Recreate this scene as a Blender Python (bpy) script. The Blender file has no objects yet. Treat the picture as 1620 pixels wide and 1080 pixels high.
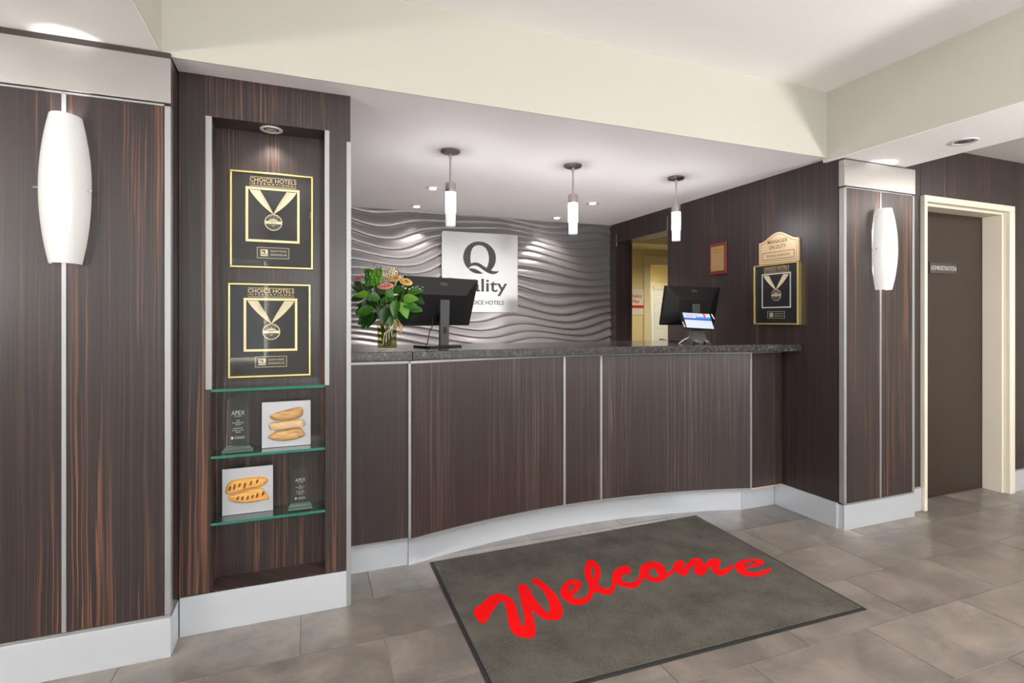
import bpy, math, random
from mathutils import Vector, Matrix
random.seed(7)
S = bpy.context.scene
COL = S.collection
PI = math.pi

# ------------------------------------------------------------------ camera
cd = bpy.data.cameras.new('camera')
cd.sensor_fit = 'HORIZONTAL'; cd.sensor_width = 36.0
cd.lens = 841.7 / 1620 * 36
cd.shift_y = -35.0 / 1620
cd.clip_start = 0.02; cd.clip_end = 60
cam = bpy.data.objects.new('camera', cd); COL.objects.link(cam)
cam.location = (0, 0, 1.27)
cam.rotation_euler = (PI / 2, 0, -math.atan2(328, 841.7))
S.camera = cam

# ------------------------------------------------------------------ world, light, exposure
wd = bpy.data.worlds.new('world'); S.world = wd; wd.use_nodes = True
wd.node_tree.nodes['Background'].inputs['Color'].default_value = (0.80, 0.90, 1.0, 1)
wd.node_tree.nodes['Background'].inputs['Strength'].default_value = 1.6
S.view_settings.view_transform = 'Standard'
S.view_settings.look = 'None'
S.view_settings.gamma = 1.0
S.view_settings.use_curve_mapping = False
S.view_settings.exposure = 0.17

def area_light(name, loc, rot, sx, sy, power, color):
    l = bpy.data.lights.new(name, 'AREA'); l.shape = 'RECTANGLE'; l.size = sx; l.size_y = sy
    l.energy = power; l.color = color
    o = bpy.data.objects.new(name, l); COL.objects.link(o); o.location = loc; o.rotation_euler = rot
    return o
# area lamps added as daylight at the three unseen lobby windows behind the camera
for wx in (-1.6, 1.2, 4.0):
    area_light('window_daylight', (wx, -4.95, 1.45), (PI / 2, 0, PI), 1.9, 1.7, 300, (0.91, 0.96, 1.0))

# ------------------------------------------------------------------ mesh helpers
def link(name, verts, faces, mat, parent=None, smooth=False, bevel=0.0, offset=True, fmats=None, mats=None):
    me = bpy.data.meshes.new(name)
    me.from_pydata([tuple(v) for v in verts], [], faces)
    if mats:
        for m in mats: me.materials.append(m)
        for i, k in enumerate(fmats): me.polygons[i].material_index = k
    elif mat: me.materials.append(mat)
    me.update()
    o = bpy.data.objects.new(name, me); COL.objects.link(o)
    if smooth:
        me.polygons.foreach_set('use_smooth', [True] * len(me.polygons))
        if smooth != 'all':
            try: me.set_sharp_from_angle(angle=math.radians(smooth if smooth is not True else 40))
            except Exception: pass
    if bevel:
        b = o.modifiers.new('bevel', 'BEVEL'); b.width = bevel; b.segments = 2; b.limit_method = 'ANGLE'
    put(o, parent, offset)
    return o

def put(o, parent, offset=True):
    if parent is None: return
    o.parent = parent
    if offset:                                  # mesh is in world coordinates; parent is unrotated
        root = parent; loc = Vector(parent.location)
        q = parent.parent
        o.matrix_parent_inverse = world_of(parent).inverted()

def world_of(o):
    m = Matrix.LocRotScale(o.location, o.rotation_euler, o.scale)
    if o.parent: return world_of(o.parent) @ o.matrix_parent_inverse @ m
    return m

def tag(o, label=None, cat=None, group=None, kind=None):
    if label: o['label'] = label
    if cat: o['category'] = cat
    if group: o['group'] = group
    if kind: o['kind'] = kind
    return o

def thing(name, loc, label=None, cat=None, group=None, kind=None, rz=0.0):
    o = bpy.data.objects.new(name, None); COL.objects.link(o)
    o.empty_display_size = 0.05; o.location = loc; o.rotation_euler = (0, 0, rz)
    return tag(o, label, cat, group, kind)

class MB:
    def __init__(s): s.v = []; s.f = []
    def add(s, v, f):
        n = len(s.v); s.v += [tuple(p) for p in v]; s.f += [tuple(i + n for i in q) for q in f]; return s
    def box(s, x0, x1, y0, y1, z0, z1):
        v = [(x0,y0,z0),(x1,y0,z0),(x1,y1,z0),(x0,y1,z0),(x0,y0,z1),(x1,y0,z1),(x1,y1,z1),(x0,y1,z1)]
        return s.add(v, [(0,3,2,1),(4,5,6,7),(0,1,5,4),(1,2,6,5),(2,3,7,6),(3,0,4,7)])
    def prism(s, poly, z0, z1):                  # poly counter-clockwise seen from +z
        n = len(poly)
        v = [(x, y, z0) for x, y in poly] + [(x, y, z1) for x, y in poly]
        f = [tuple(range(n - 1, -1, -1)), tuple(range(n, 2 * n))]
        f += [(i, (i + 1) % n, n + (i + 1) % n, n + i) for i in range(n)]
        return s.add(v, f)
    def lathe(s, prof, c=(0,0,0), n=24, cap=True):   # prof = [(r,z)...] bottom to top
        v = []; f = []
        for r, z in prof:
            for i in range(n):
                a = 2 * PI * i / n
                v.append((c[0] + r * math.cos(a), c[1] + r * math.sin(a), c[2] + z))
        for j in range(len(prof) - 1):
            for i in range(n):
                k = (i + 1) % n
                f.append((j*n+i, j*n+k, (j+1)*n+k, (j+1)*n+i))
        if cap:
            f.append(tuple(range(n - 1, -1, -1))); f.append(tuple((len(prof)-1)*n + i for i in range(n)))
        return s.add(v, f)
    def tube(s, pts, r, n=8):
        pts = [Vector(p) for p in pts]; v = []; f = []
        for i, p in enumerate(pts):
            d = (pts[min(i+1, len(pts)-1)] - pts[max(i-1, 0)]).normalized()
            a = d.cross(Vector((0.31, 0.95, 0.05)) if abs(d.y) < 0.9 else Vector((1, 0, 0.1))).normalized(); b = d.cross(a)
            rr = r[i] if isinstance(r, (list, tuple)) else r
            for k in range(n):
                t = 2 * PI * k / n
                v.append(p + a * (rr * math.cos(t)) + b * (rr * math.sin(t)))
        m = len(pts)
        for i in range(m - 1):
            for k in range(n):
                l = (k + 1) % n
                f.append((i*n+k, i*n+l, (i+1)*n+l, (i+1)*n+k))
        f.append(tuple(range(n - 1, -1, -1))); f.append(tuple((m-1)*n + k for k in range(n)))
        return s.add(v, f)
    def grid(s, P):                              # P[row][col] points
        R = len(P); C = len(P[0]); v = [p for row in P for p in row]
        return s.add(v, [(r*C+c, r*C+c+1, (r+1)*C+c+1, (r+1)*C+c) for r in range(R-1) for c in range(C-1)])
    def xf(s, M):
        s.v = [tuple(M @ Vector(p)) for p in s.v]; return s
    def obj(s, name, mat, parent=None, **k): return link(name, s.v, s.f, mat, parent, **k)

def box(name, x0, x1, y0, y1, z0, z1, mat, parent=None, **k):
    return MB().box(x0, x1, y0, y1, z0, z1).obj(name, mat, parent, **k)

class Frm:
    """a face on which flat pieces are laid out: o + x*r + y*u + d*n"""
    def __init__(s, o, r, u=(0, 0, 1)):
        s.o = Vector(o); s.r = Vector(r).normalized(); s.u = Vector(u).normalized(); s.n = s.r.cross(s.u)
    def p(s, x, y, d=0.0): return s.o + s.r * x + s.u * y + s.n * d
    def M(s): return Matrix((( s.r.x, s.u.x, s.n.x, s.o.x), (s.r.y, s.u.y, s.n.y, s.o.y), (s.r.z, s.u.z, s.n.z, s.o.z), (0,0,0,1)))

def fbox(fr, name, x0, x1, y0, y1, d0, d1, mat, parent=None, **k):
    return MB().box(x0, x1, y0, y1, d0, d1).xf(fr.M()).obj(name, mat, parent, **k)
def fring(fr, name, x0, x1, y0, y1, w, d0, d1, mat, parent=None, **k):
    m = MB()
    m.box(x0, x1, y0, y0 + w, d0, d1); m.box(x0, x1, y1 - w, y1, d0, d1)
    m.box(x0, x0 + w, y0 + w, y1 - w, d0, d1); m.box(x1 - w, x1, y0 + w, y1 - w, d0, d1)
    return m.xf(fr.M()).obj(name, mat, parent, **k)

def curve_mesh(cu):
    o = bpy.data.objects.new('tmp', cu); COL.objects.link(o)
    me = bpy.data.meshes.new_from_object(o)
    bpy.data.objects.remove(o); bpy.data.curves.remove(cu)
    v = [tuple(p.co) for p in me.vertices]; f = [tuple(p.vertices) for p in me.polygons]
    bpy.data.meshes.remove(me)
    return v, f
def text_geo(s, w, h, x, y, bold=0.0, spacing=1.0):
    """flat lettering fitted to a box w by h whose centre is x, y"""
    cu = bpy.data.curves.new('txt', 'FONT'); cu.body = s; cu.resolution_u = 3; cu.offset = bold; cu.space_character = spacing
    v, f = curve_mesh(cu)
    xs = [p[0] for p in v]; ys = [p[1] for p in v]
    x0, x1, y0, y1 = min(xs), max(xs), min(ys), max(ys)
    return [(x + ((p[0]-x0)/(x1-x0) - .5) * w, y + ((p[1]-y0)/(y1-y0) - .5) * h, 0) for p in v], f
def poly_geo(contours, depth=0.0):
    cu = bpy.data.curves.new('poly', 'CURVE'); cu.dimensions = '2D'; cu.fill_mode = 'BOTH'; cu.extrude = depth
    for c in contours:
        sp = cu.splines.new('POLY'); sp.points.add(len(c) - 1)
        for i, p in enumerate(c): sp.points[i].co = (p[0], p[1], 0, 1)
        sp.use_cyclic_u = True
    return curve_mesh(cu)
def letters(fr, name, items, d, mat, parent, **k):
    for it in items:                            # each line of lettering is a part of its own
        v, f = text_geo(*it[:5], **(it[5] if len(it) > 5 else {}))
        MB().add([(p[0], p[1], d) for p in v], f).xf(fr.M()).obj(name, mat, parent, **k)

# ------------------------------------------------------------------ materials
def mat(name, col, rough=0.5, metal=0.0, spec=0.5, emit=None, estr=0.0, coat=0.0):
    m = bpy.data.materials.new(name); m.use_nodes = True
    b = m.node_tree.nodes['Principled BSDF']
    b.inputs['Base Color'].default_value = (*col, 1); b.inputs['Roughness'].default_value = rough
    b.inputs['Metallic'].default_value = metal; b.inputs['Specular IOR Level'].default_value = spec
    b.inputs['Coat Weight'].default_value = coat; b.inputs['Coat Roughness'].default_value = 0.05
    if emit: b.inputs['Emission Color'].default_value = (*emit, 1); b.inputs['Emission Strength'].default_value = estr
    return m
def nodes(m):
    t = m.node_tree
    def N(kind, **kw):
        n = t.nodes.new(kind)
        for k, v in kw.items(): setattr(n, k, v)
        return n
    return t, t.nodes['Principled BSDF'], N, t.links.new
def mth(N, L, op, a, b=None, c=None):
    n = N('ShaderNodeMath', operation=op)
    for i, x in enumerate((a, b, c)):
        if x is None: continue
        if hasattr(x, 'links'): L(x, n.inputs[i])
        else: n.inputs[i].default_value = x
    return n.outputs[0]
def ramp(N, L, fac, stops, interp='LINEAR'):
    r = N('ShaderNodeValToRGB'); r.color_ramp.interpolation = interp
    e = r.color_ramp.elements
    while len(e) > 1: e.remove(e[-1])
    e[0].position = stops[0][0]; c = stops[0][1]; e[0].color = (*c, 1) if len(c) == 3 else c
    for p, c in stops[1:]:
        q = e.new(p); q.color = (*c, 1) if len(c) == 3 else c
    L(fac, r.inputs[0]); return r.outputs[0]
def mixc(N, L, fac, a, b, blend='MIX'):
    n = N('ShaderNodeMix', data_type='RGBA', blend_type=blend)
    for i, x in ((0, fac), (6, a), (7, b)):
        if hasattr(x, 'links'): L(x, n.inputs[i])
        else: n.inputs[i].default_value = x if i == 0 else (*x, 1)
    return n.outputs[2]
def noise(N, L, vec, scale, detail=2.0, rough=0.5, dist=0.0):
    n = N('ShaderNodeTexNoise'); n.inputs['Scale'].default_value = scale; n.inputs['Detail'].default_value = detail
    n.inputs['Roughness'].default_value = rough; n.inputs['Distortion'].default_value = dist
    L(vec, n.inputs['Vector']); return n.outputs['Fac']
def comb(N, L, x, y, z):
    n = N('ShaderNodeCombineXYZ')
    for i, a in enumerate((x, y, z)):
        if hasattr(a, 'links'): L(a, n.inputs[i])
        else: n.inputs[i].default_value = a
    return n.outputs[0]

def wood_mat(name, base, mid, streak, rough=0.33, freq=1.0):
    m = mat(name, base, rough)
    t, b, N, L = nodes(m)
    g = N('ShaderNodeNewGeometry'); sp = N('ShaderNodeSeparateXYZ'); L(g.outputs['Position'], sp.inputs[0])
    x, y, z = sp.outputs
    u = mth(N, L, 'ADD', x, mth(N, L, 'MULTIPLY', y, 1.013))
    wob = noise(N, L, comb(N, L, mth(N, L, 'MULTIPLY', u, 9.0), mth(N, L, 'MULTIPLY', z, 1.3), 0.0), 1.0, 3.0)
    u2 = mth(N, L, 'ADD', u, mth(N, L, 'MULTIPLY', mth(N, L, 'SUBTRACT', wob, 0.5), 0.030))
    v1 = comb(N, L, mth(N, L, 'MULTIPLY', u2, 42.0 * freq), mth(N, L, 'MULTIPLY', z, 0.30), 3.0)
    n1 = noise(N, L, v1, 1.0, 2.0, 0.6)
    v2 = comb(N, L, mth(N, L, 'MULTIPLY', u2, 150.0 * freq), mth(N, L, 'MULTIPLY', z, 0.55), 9.0)
    n2 = noise(N, L, v2, 1.0, 2.0, 0.6)
    v3 = comb(N, L, mth(N, L, 'MULTIPLY', u2, 4.0), mth(N, L, 'MULTIPLY', z, 0.4), 1.0)
    n3 = noise(N, L, v3, 1.0, 2.0)
    c = mixc(N, L, ramp(N, L, n2, [(0.30, (0, 0, 0)), (0.75, (1, 1, 1))]), base, mid)
    s1 = ramp(N, L, n1, [(0.470, (0, 0, 0)), (0.493, (1, 1, 1)), (0.507, (1, 1, 1)), (0.530, (0, 0, 0))])
    gate = ramp(N, L, n3, [(0.40, (0.10,) * 3), (0.62, (1, 1, 1))])
    fine = ramp(N, L, n2, [(0.36, (0.30,) * 3), (0.56, (1, 1, 1))])
    k = mth(N, L, 'MULTIPLY', mth(N, L, 'MULTIPLY', s1, gate), fine)
    c = mixc(N, L, mth(N, L, 'MULTIPLY', k, 0.85), c, streak)
    L(c, b.inputs['Base Color'])
    bp = N('ShaderNodeBump'); bp.inputs['Strength'].default_value = 0.05; bp.inputs['Distance'].default_value = 0.002
    L(n2, bp.inputs['Height']); L(bp.outputs[0], b.inputs['Normal'])
    return m
def brushed(name, col, rough, horiz=True, metal=1.0):
    m = mat(name, col, rough, metal)
    t, b, N, L = nodes(m)
    g = N('ShaderNodeNewGeometry'); mp = N('ShaderNodeMapping')
    mp.inputs['Scale'].default_value = (2, 2, 420) if horiz else (300, 300, 2)
    L(g.outputs['Position'], mp.inputs['Vector'])
    n = noise(N, L, mp.outputs[0], 1.0, 2.0)
    L(ramp(N, L, n, [(0.3, (rough * 0.95,) * 3), (0.7, (rough * 1.05,) * 3)]), b.inputs['Roughness'])
    bp = N('ShaderNodeBump'); bp.inputs['Strength'].default_value = 0.004; bp.inputs['Distance'].default_value = 0.001
    L(n, bp.inputs['Height']); L(bp.outputs[0], b.inputs['Normal'])
    return m
def paint(name, col, rough=0.75, bump=0.03):
    m = mat(name, col, rough, spec=0.3)
    t, b, N, L = nodes(m)
    g = N('ShaderNodeNewGeometry')
    n = noise(N, L, g.outputs['Position'], 260.0, 2.0)
    bp = N('ShaderNodeBump'); bp.inputs['Strength'].default_value = bump; bp.inputs['Distance'].default_value = 0.001
    L(n, bp.inputs['Height']); L(bp.outputs[0], b.inputs['Normal'])
    return m
def pane_mat(name, tint=(1, 1, 1), ior=1.5, rough=0.0, gain=1.0):
    m = bpy.data.materials.new(name); m.use_nodes = True
    t = m.node_tree; t.nodes.clear()
    o = t.nodes.new('ShaderNodeOutputMaterial'); mx = t.nodes.new('ShaderNodeMixShader')
    tr = t.nodes.new('ShaderNodeBsdfTransparent'); tr.inputs[0].default_value = (*tint, 1)
    gl = t.nodes.new('ShaderNodeBsdfGlossy'); gl.inputs['Roughness'].default_value = rough
    fr = t.nodes.new('ShaderNodeFresnel'); fr.inputs['IOR'].default_value = ior
    ml = t.nodes.new('ShaderNodeMath'); ml.operation = 'MULTIPLY'; ml.inputs[1].default_value = gain; ml.use_clamp = True
    ge = t.nodes.new('ShaderNodeNewGeometry'); sb = t.nodes.new('ShaderNodeMath'); sb.operation = 'SUBTRACT'; sb.inputs[0].default_value = gain
    sc_ = t.nodes.new('ShaderNodeMath'); sc_.operation = 'MULTIPLY'; sc_.inputs[1].default_value = gain
    t.links.new(ge.outputs['Backfacing'], sc_.inputs[0]); t.links.new(sc_.outputs[0], sb.inputs[1]); t.links.new(sb.outputs[0], ml.inputs[1])
    t.links.new(fr.outputs[0], ml.inputs[0]); t.links.new(ml.outputs[0], mx.inputs[0])
    t.links.new(tr.outputs[0], mx.inputs[1]); t.links.new(gl.outputs[0], mx.inputs[2]); t.links.new(mx.outputs[0], o.inputs[0])
    return m
def glass_mat(name, col, ior=1.5, rough=0.0):
    m = mat(name, col, rough); b = m.node_tree.nodes['Principled BSDF']
    b.inputs['Transmission Weight'].default_value = 1.0; b.inputs['IOR'].default_value = ior
    return m

WOOD = wood_mat('dark_zebrano_laminate', (0.0205, 0.0150, 0.0155), (0.040, 0.0290, 0.0295), (0.27, 0.115, 0.065))
WOODR = wood_mat('dark_door_wall_laminate', (0.023, 0.0160, 0.0165), (0.040, 0.0285, 0.0290), (0.13, 0.066, 0.048), 0.38)
WOODC = wood_mat('lit_counter_laminate', (0.0265, 0.0185, 0.0190), (0.048, 0.0345, 0.0345), (0.16, 0.105, 0.085), 0.34, 1.5)  # same laminate as WOOD; lighter, greyer tone stands for the light there
ALU = brushed('brushed_aluminium', (0.66, 0.70, 0.76), 0.36, metal=0.45)
STEEL = brushed('brushed_steel_fascia', (0.53, 0.515, 0.505), 0.36)
TRIM = mat('satin_aluminium_trim', (0.38, 0.385, 0.395), 0.50, 0.6)
BEIGE = paint('cream_wall_paint', (0.53, 0.523, 0.465))
WHITE = paint('white_ceiling_paint', (0.92, 0.915, 0.915))
ALCOVE = paint('led_tinted_alcove_white', (0.88, 0.86, 0.89))  # violet cast of the cool LEDs is mixed into the white
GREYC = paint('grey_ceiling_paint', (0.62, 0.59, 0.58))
DARKTR = mat('dark_bronze_trim', (0.045, 0.036, 0.034), 0.4)
DARKJ = mat('dark_joint', (0.012, 0.010, 0.010), 0.7)  # near-black, fills the cable slot of the monitor stand
CREAMF = mat('cream_enamel_frame', (0.74, 0.69, 0.58), 0.42)
YELLOW = paint('yellow_office_paint', (0.78, 0.66, 0.36))
OFFW = paint('office_trim_paint', (0.80, 0.73, 0.50))
BLACKP = mat('black_plastic', (0.007, 0.007, 0.008), 0.45, spec=0.35)
GREYP = mat('dark_grey_plastic', (0.05, 0.05, 0.052), 0.38)
GREYS = mat('grey_logo_plastic', (0.16, 0.16, 0.165), 0.35)
GOLD = mat('gold_moulding', (0.83, 0.64, 0.26), 0.30, 0.85)
GOLDM = mat('gold_card', (0.82, 0.66, 0.36), 0.45, 0.35)
GOLDT = mat('gold_lettering', (0.80, 0.64, 0.34), 0.5, 0.2)
SILVER = mat('silver_card', (0.78, 0.78, 0.78), 0.4, 0.4)
BLACKC = mat('black_mount_card', (0.010, 0.010, 0.011), 0.55)
RIBBON = mat('pale_gold_ribbon', (0.68, 0.60, 0.40), 0.45)
PANE = pane_mat('picture_glass', ior=1.5, gain=0.75)
LIGHTT = mat('white_lettering', (0.85, 0.86, 0.86), 0.5)
BLUET = mat('printed_blue', (0.03, 0.12, 0.55), 0.4)
REDT = mat('printed_red', (0.65, 0.02, 0.02), 0.5)

# lettering outlines, metres on the mat / on the sign
WELCOME = [[(0.6756,2.1894),(0.6892,2.2188),(0.7045,2.2341),(0.7364,2.2507),(0.7712,2.2857),(0.8056,2.3054),(0.8401,2.3013),(0.8618,2.2734),(0.8715,2.2314),(0.8696,2.1915),(0.8535,2.1269),(0.8391,2.059),(0.8353,2.0273),(0.8384,2.0198),(0.8481,2.0299),(0.8669,2.0811),(0.8915,2.1684),(0.9182,2.2631),(0.9371,2.328),(0.9472,2.3449),(0.9605,2.3464),(0.9817,2.3314),(0.982,2.3023),(0.9725,2.2419),(0.9679,2.1715),(0.9685,2.1029),(0.9705,2.0779),(0.9757,2.0724),(0.9869,2.0853),(1.0023,2.1181),(1.0169,2.1598),(1.0299,2.2274),(1.032,2.2869),(1.0188,2.3338),(1.0235,2.3664),(1.0354,2.3819),(1.0551,2.3672),(1.068,2.3189),(1.0741,2.2501),(1.0699,2.1807),(1.059,2.1176),(1.0425,2.0671),(1.0288,2.0415),(1.0126,2.021),(0.9939,2.0104),(0.963,2.0173),(0.9373,2.0351),(0.9269,2.0711),(0.9207,2.118),(0.9155,2.1166),(0.9101,2.098),(0.8991,2.0553),(0.8814,1.9981),(0.8707,1.9714),(0.8587,1.9491),(0.8443,1.9341),(0.8316,1.9333),(0.8186,1.9401),(0.7919,1.9604),(0.7802,1.9886),(0.7802,2.0251),(0.7934,2.0834),(0.8153,2.1557),(0.8268,2.2118),(0.8277,2.2298),(0.8208,2.2355),(0.8087,2.2313),(0.7872,2.2091),(0.7553,2.1721),(0.7242,2.13),(0.7048,2.1049),(0.6956,2.0989),(0.6873,2.1008),(0.6787,2.1183),(0.6737,2.1597)],[(1.1013,2.2166),(1.1338,2.2597),(1.1771,2.2935),(1.2147,2.2998),(1.2357,2.2818),(1.2357,2.2524),(1.2157,2.2206),(1.1831,2.1915),(1.1441,2.1662),(1.1368,2.1558),(1.137,2.1426),(1.1504,2.1309),(1.177,2.127),(1.204,2.1428),(1.235,2.1782),(1.253,2.2132),(1.2689,2.2652),(1.2887,2.3182),(1.3161,2.371),(1.3531,2.423),(1.3866,2.453),(1.4052,2.4562),(1.4133,2.4338),(1.4059,2.3855),(1.3888,2.3346),(1.3584,2.2833),(1.3207,2.2376),(1.2985,2.2098),(1.3037,2.1863),(1.3136,2.1649),(1.3289,2.1589),(1.3454,2.1701),(1.3644,2.1913),(1.388,2.2262),(1.4148,2.2691),(1.4521,2.3059),(1.496,2.3295),(1.5315,2.3324),(1.5428,2.3113),(1.5315,2.2789),(1.5092,2.2518),(1.4928,2.2426),(1.4766,2.2489),(1.4629,2.2465),(1.4425,2.2276),(1.4263,2.1964),(1.4388,2.1732),(1.4677,2.1693),(1.5027,2.1853),(1.5345,2.2108),(1.5623,2.2509),(1.5877,2.2815),(1.6143,2.3043),(1.6559,2.3203),(1.6933,2.3178),(1.7155,2.2945),(1.7161,2.2604),(1.6947,2.2154),(1.6784,2.1859),(1.7049,2.1954),(1.7398,2.2181),(1.7037,2.1721),(1.6681,2.1534),(1.654,2.1513),(1.6221,2.1313),(1.5871,2.1227),(1.562,2.1325),(1.5461,2.1609),(1.5375,2.183),(1.5034,2.1517),(1.4693,2.1254),(1.4363,2.1171),(1.4136,2.1294),(1.3963,2.1502),(1.3828,2.1805),(1.3583,2.151),(1.3251,2.1192),(1.3113,2.109),(1.2944,2.1089),(1.2747,2.1253),(1.2617,2.1472),(1.2451,2.1537),(1.2066,2.109),(1.1668,2.083),(1.1322,2.0777),(1.1076,2.0904),(1.0939,2.1177),(1.0883,2.155),(1.0902,2.1872)],[(1.1756,2.2505),(1.1928,2.2618),(1.1952,2.2501),(1.1802,2.2274),(1.1603,2.2073),(1.1458,2.2006),(1.1481,2.2155)],[(1.3642,2.3809),(1.3667,2.3676),(1.346,2.3193),(1.324,2.2814),(1.3084,2.27),(1.321,2.3056),(1.3447,2.3518)],[(1.6596,2.2658),(1.6361,2.2222),(1.6313,2.1847),(1.61,2.1699),(1.5928,2.169),(1.5833,2.1841),(1.5932,2.2151),(1.6183,2.2411)],[(1.7312,2.2119),(1.7793,2.2578),(1.8145,2.2804),(1.85,2.2685),(1.8341,2.246),(1.7855,2.2044),(1.7899,2.2008),(1.8608,2.2451),(1.9073,2.2706),(1.9386,2.2653),(1.9483,2.2497),(1.9288,2.2185),(1.9074,2.1938),(1.9099,2.191),(1.9377,2.2056),(1.991,2.2311),(2.0206,2.2294),(2.0317,2.2074),(2.0134,2.1808),(1.9783,2.1522),(1.9548,2.1293),(1.9542,2.1178),(1.9707,2.1141),(2.0116,2.1254),(2.0445,2.1413),(2.0475,2.1299),(2.0256,2.1108),(1.9944,2.0914),(1.9489,2.0696),(1.9155,2.0654),(1.8962,2.0815),(1.8945,2.1038),(1.9116,2.1327),(1.946,2.1694),(1.9454,2.1743),(1.9099,2.1514),(1.8601,2.1172),(1.826,2.1002),(1.8045,2.1086),(1.8049,2.1344),(1.8284,2.1651),(1.867,2.2049),(1.8662,2.2099),(1.8157,2.179),(1.7696,2.1438),(1.7385,2.1232),(1.7303,2.1333),(1.7282,2.1599),(1.7315,2.185),(1.7144,2.1784),(1.7011,2.1705)],[(2.0426,2.118),(2.0743,2.1429),(2.1206,2.1582),(2.1689,2.1589),(2.2146,2.146),(2.2343,2.1236),(2.2262,2.1008),(2.1919,2.0783),(2.147,2.0754),(2.105,2.0799),(2.0781,2.0813),(2.0689,2.0695),(2.067,2.0525),(2.0805,2.0358),(2.1197,2.0293),(2.1655,2.0337),(2.1955,2.0374),(2.1998,2.0293),(2.1739,2.0126),(2.129,1.9994),(2.081,1.9923),(2.0445,2.0006),(2.0186,2.0192),(2.0101,2.0457),(2.0181,2.0822)],[(2.1015,2.1135),(2.1304,2.1257),(2.1661,2.1299),(2.1907,2.1203),(2.1774,2.1074),(2.143,2.102),(2.1021,2.0975)]]
QLOGO = [[(1.4446,1.7488),(1.4224,1.7713),(1.4063,1.8017),(1.3963,1.8362),(1.3943,1.8632),(1.4003,1.8983),(1.4164,1.9378),(1.4446,1.9721),(1.481,1.9973),(1.5176,2.0098),(1.5545,2.0137),(1.5956,2.0112),(1.637,1.9976),(1.6745,1.9699),(1.7037,1.9358),(1.7184,1.9008),(1.7239,1.8654),(1.7205,1.8257),(1.7058,1.7855),(1.687,1.7592),(1.6724,1.7417),(1.6995,1.7347),(1.7289,1.7349),(1.7542,1.7397),(1.7458,1.7255),(1.7247,1.711),(1.6954,1.7041),(1.662,1.7082),(1.6246,1.7236),(1.5915,1.7441),(1.5586,1.7665),(1.5299,1.7791),(1.5013,1.7828),(1.4729,1.7751),(1.4547,1.7608)],[(1.4709,1.8003),(1.4668,1.8274),(1.4656,1.8624),(1.4709,1.9054),(1.483,1.941),(1.5054,1.9655),(1.534,1.9767),(1.5627,1.9781),(1.5915,1.9717),(1.6204,1.9515),(1.6412,1.9171),(1.6515,1.8703),(1.6495,1.8229),(1.6391,1.787),(1.6266,1.765),(1.5997,1.7797),(1.5709,1.7983),(1.5422,1.8101),(1.5136,1.8137),(1.4891,1.8088)],[(1.4466,1.7481),(1.4648,1.7542),(1.4932,1.7544),(1.5258,1.7458),(1.5586,1.7293),(1.5956,1.7077),(1.5586,1.705),(1.5217,1.7066),(1.4891,1.7173),(1.4648,1.732)]]
def tile_mat():
    m = mat('slate_porcelain_tile', (0.12, 0.105, 0.095), 0.32)
    t, b, N, L = nodes(m)
    g = N('ShaderNodeNewGeometry'); oi = N('ShaderNodeObjectInfo')
    off = comb(N, L, mth(N, L, 'MULTIPLY', oi.outputs['Random'], 17.0), mth(N, L, 'MULTIPLY', oi.outputs['Random'], 31.0), mth(N, L, 'MULTIPLY', oi.outputs['Random'], 5.0))
    ad = N('ShaderNodeVectorMath', operation='ADD'); L(g.outputs['Position'], ad.inputs[0]); L(off, ad.inputs[1])
    n1 = noise(N, L, ad.outputs[0], 4.0, 5.0, 0.62, 0.6)
    mp = N('ShaderNodeMapping'); mp.inputs['Scale'].default_value = (5, 16, 5); mp.inputs['Rotation'].default_value = (0, 0, 0.15)
    L(ad.outputs[0], mp.inputs['Vector'])
    n2 = noise(N, L, mp.outputs[0], 1.0, 6.0, 0.7, 0.3)
    c = ramp(N, L, n1, [(0.30, (0.130, 0.115, 0.105)), (0.50, (0.195, 0.168, 0.150)), (0.72, (0.290, 0.240, 0.205))])
    c = mixc(N, L, ramp(N, L, n2, [(0.55, (0, 0, 0)), (0.85, (0.45,) * 3)]), c, (0.38, 0.355, 0.33))
    tone = mth(N, L, 'ADD', 0.86, mth(N, L, 'MULTIPLY', oi.outputs['Random'], 0.30))
    c = mixc(N, L, 1.0, c, comb(N, L, tone, tone, tone), 'MULTIPLY')
    L(c, b.inputs['Base Color'])
    b.inputs['Roughness'].default_value = 0.29
    bp = N('ShaderNodeBump'); bp.inputs['Strength'].default_value = 0.04; bp.inputs['Distance'].default_value = 0.001
    L(n2, bp.inputs['Height']); L(bp.outputs[0], b.inputs['Normal'])
    return m
TILE = tile_mat()
GROUT = mat('floor_grout', (0.33, 0.28, 0.24), 0.8)

# ================================================================== SETTING: floor with tiles
floor = box('floor', -4.0, 7.0, -5.0, 9.2, -0.12, -0.003, GROUT); tag(floor, kind='structure')
TW, TH = 0.617, 0.3255
tm = MB().box(-TW/2 + 0.002, TW/2 - 0.002, -TH/2 + 0.002, TH/2 - 0.002, -0.010, 0.0)
tile0 = link('floor_tile', tm.v, tm.f, TILE, None)
tile_mesh = tile0.data; bpy.data.objects.remove(tile0)
bm = None
ROWS = 13
for r in range(-1, ROWS):
    y1 = 2.812 - r * TH
    xo = 0.293 if r % 2 == 0 else 0.293 - TW / 2
    for k in range(-4, 9):
        o = bpy.data.objects.new('floor_tile', tile_mesh); COL.objects.link(o)
        o.location = (xo + (k + .5) * TW, y1 - TH / 2, random.uniform(-0.0006, 0.0004)); put(o, floor, False)
        o.rotation_euler = (0, 0, -0.004)
# plain continuation of the tiling behind the camera and under the counter
box('floor_field', -4.0, 7.0, -5.0, 2.812 - ROWS * TH - 0.004, -0.010, 0.0, TILE, floor)
box('floor_field', 0.2, 3.0, 3.14, 9.0, -0.010, -0.001, TILE, floor)
box('floor_field', 3.0, 6.9, 2.86, 9.0, -0.010, -0.001, TILE, floor)

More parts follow.
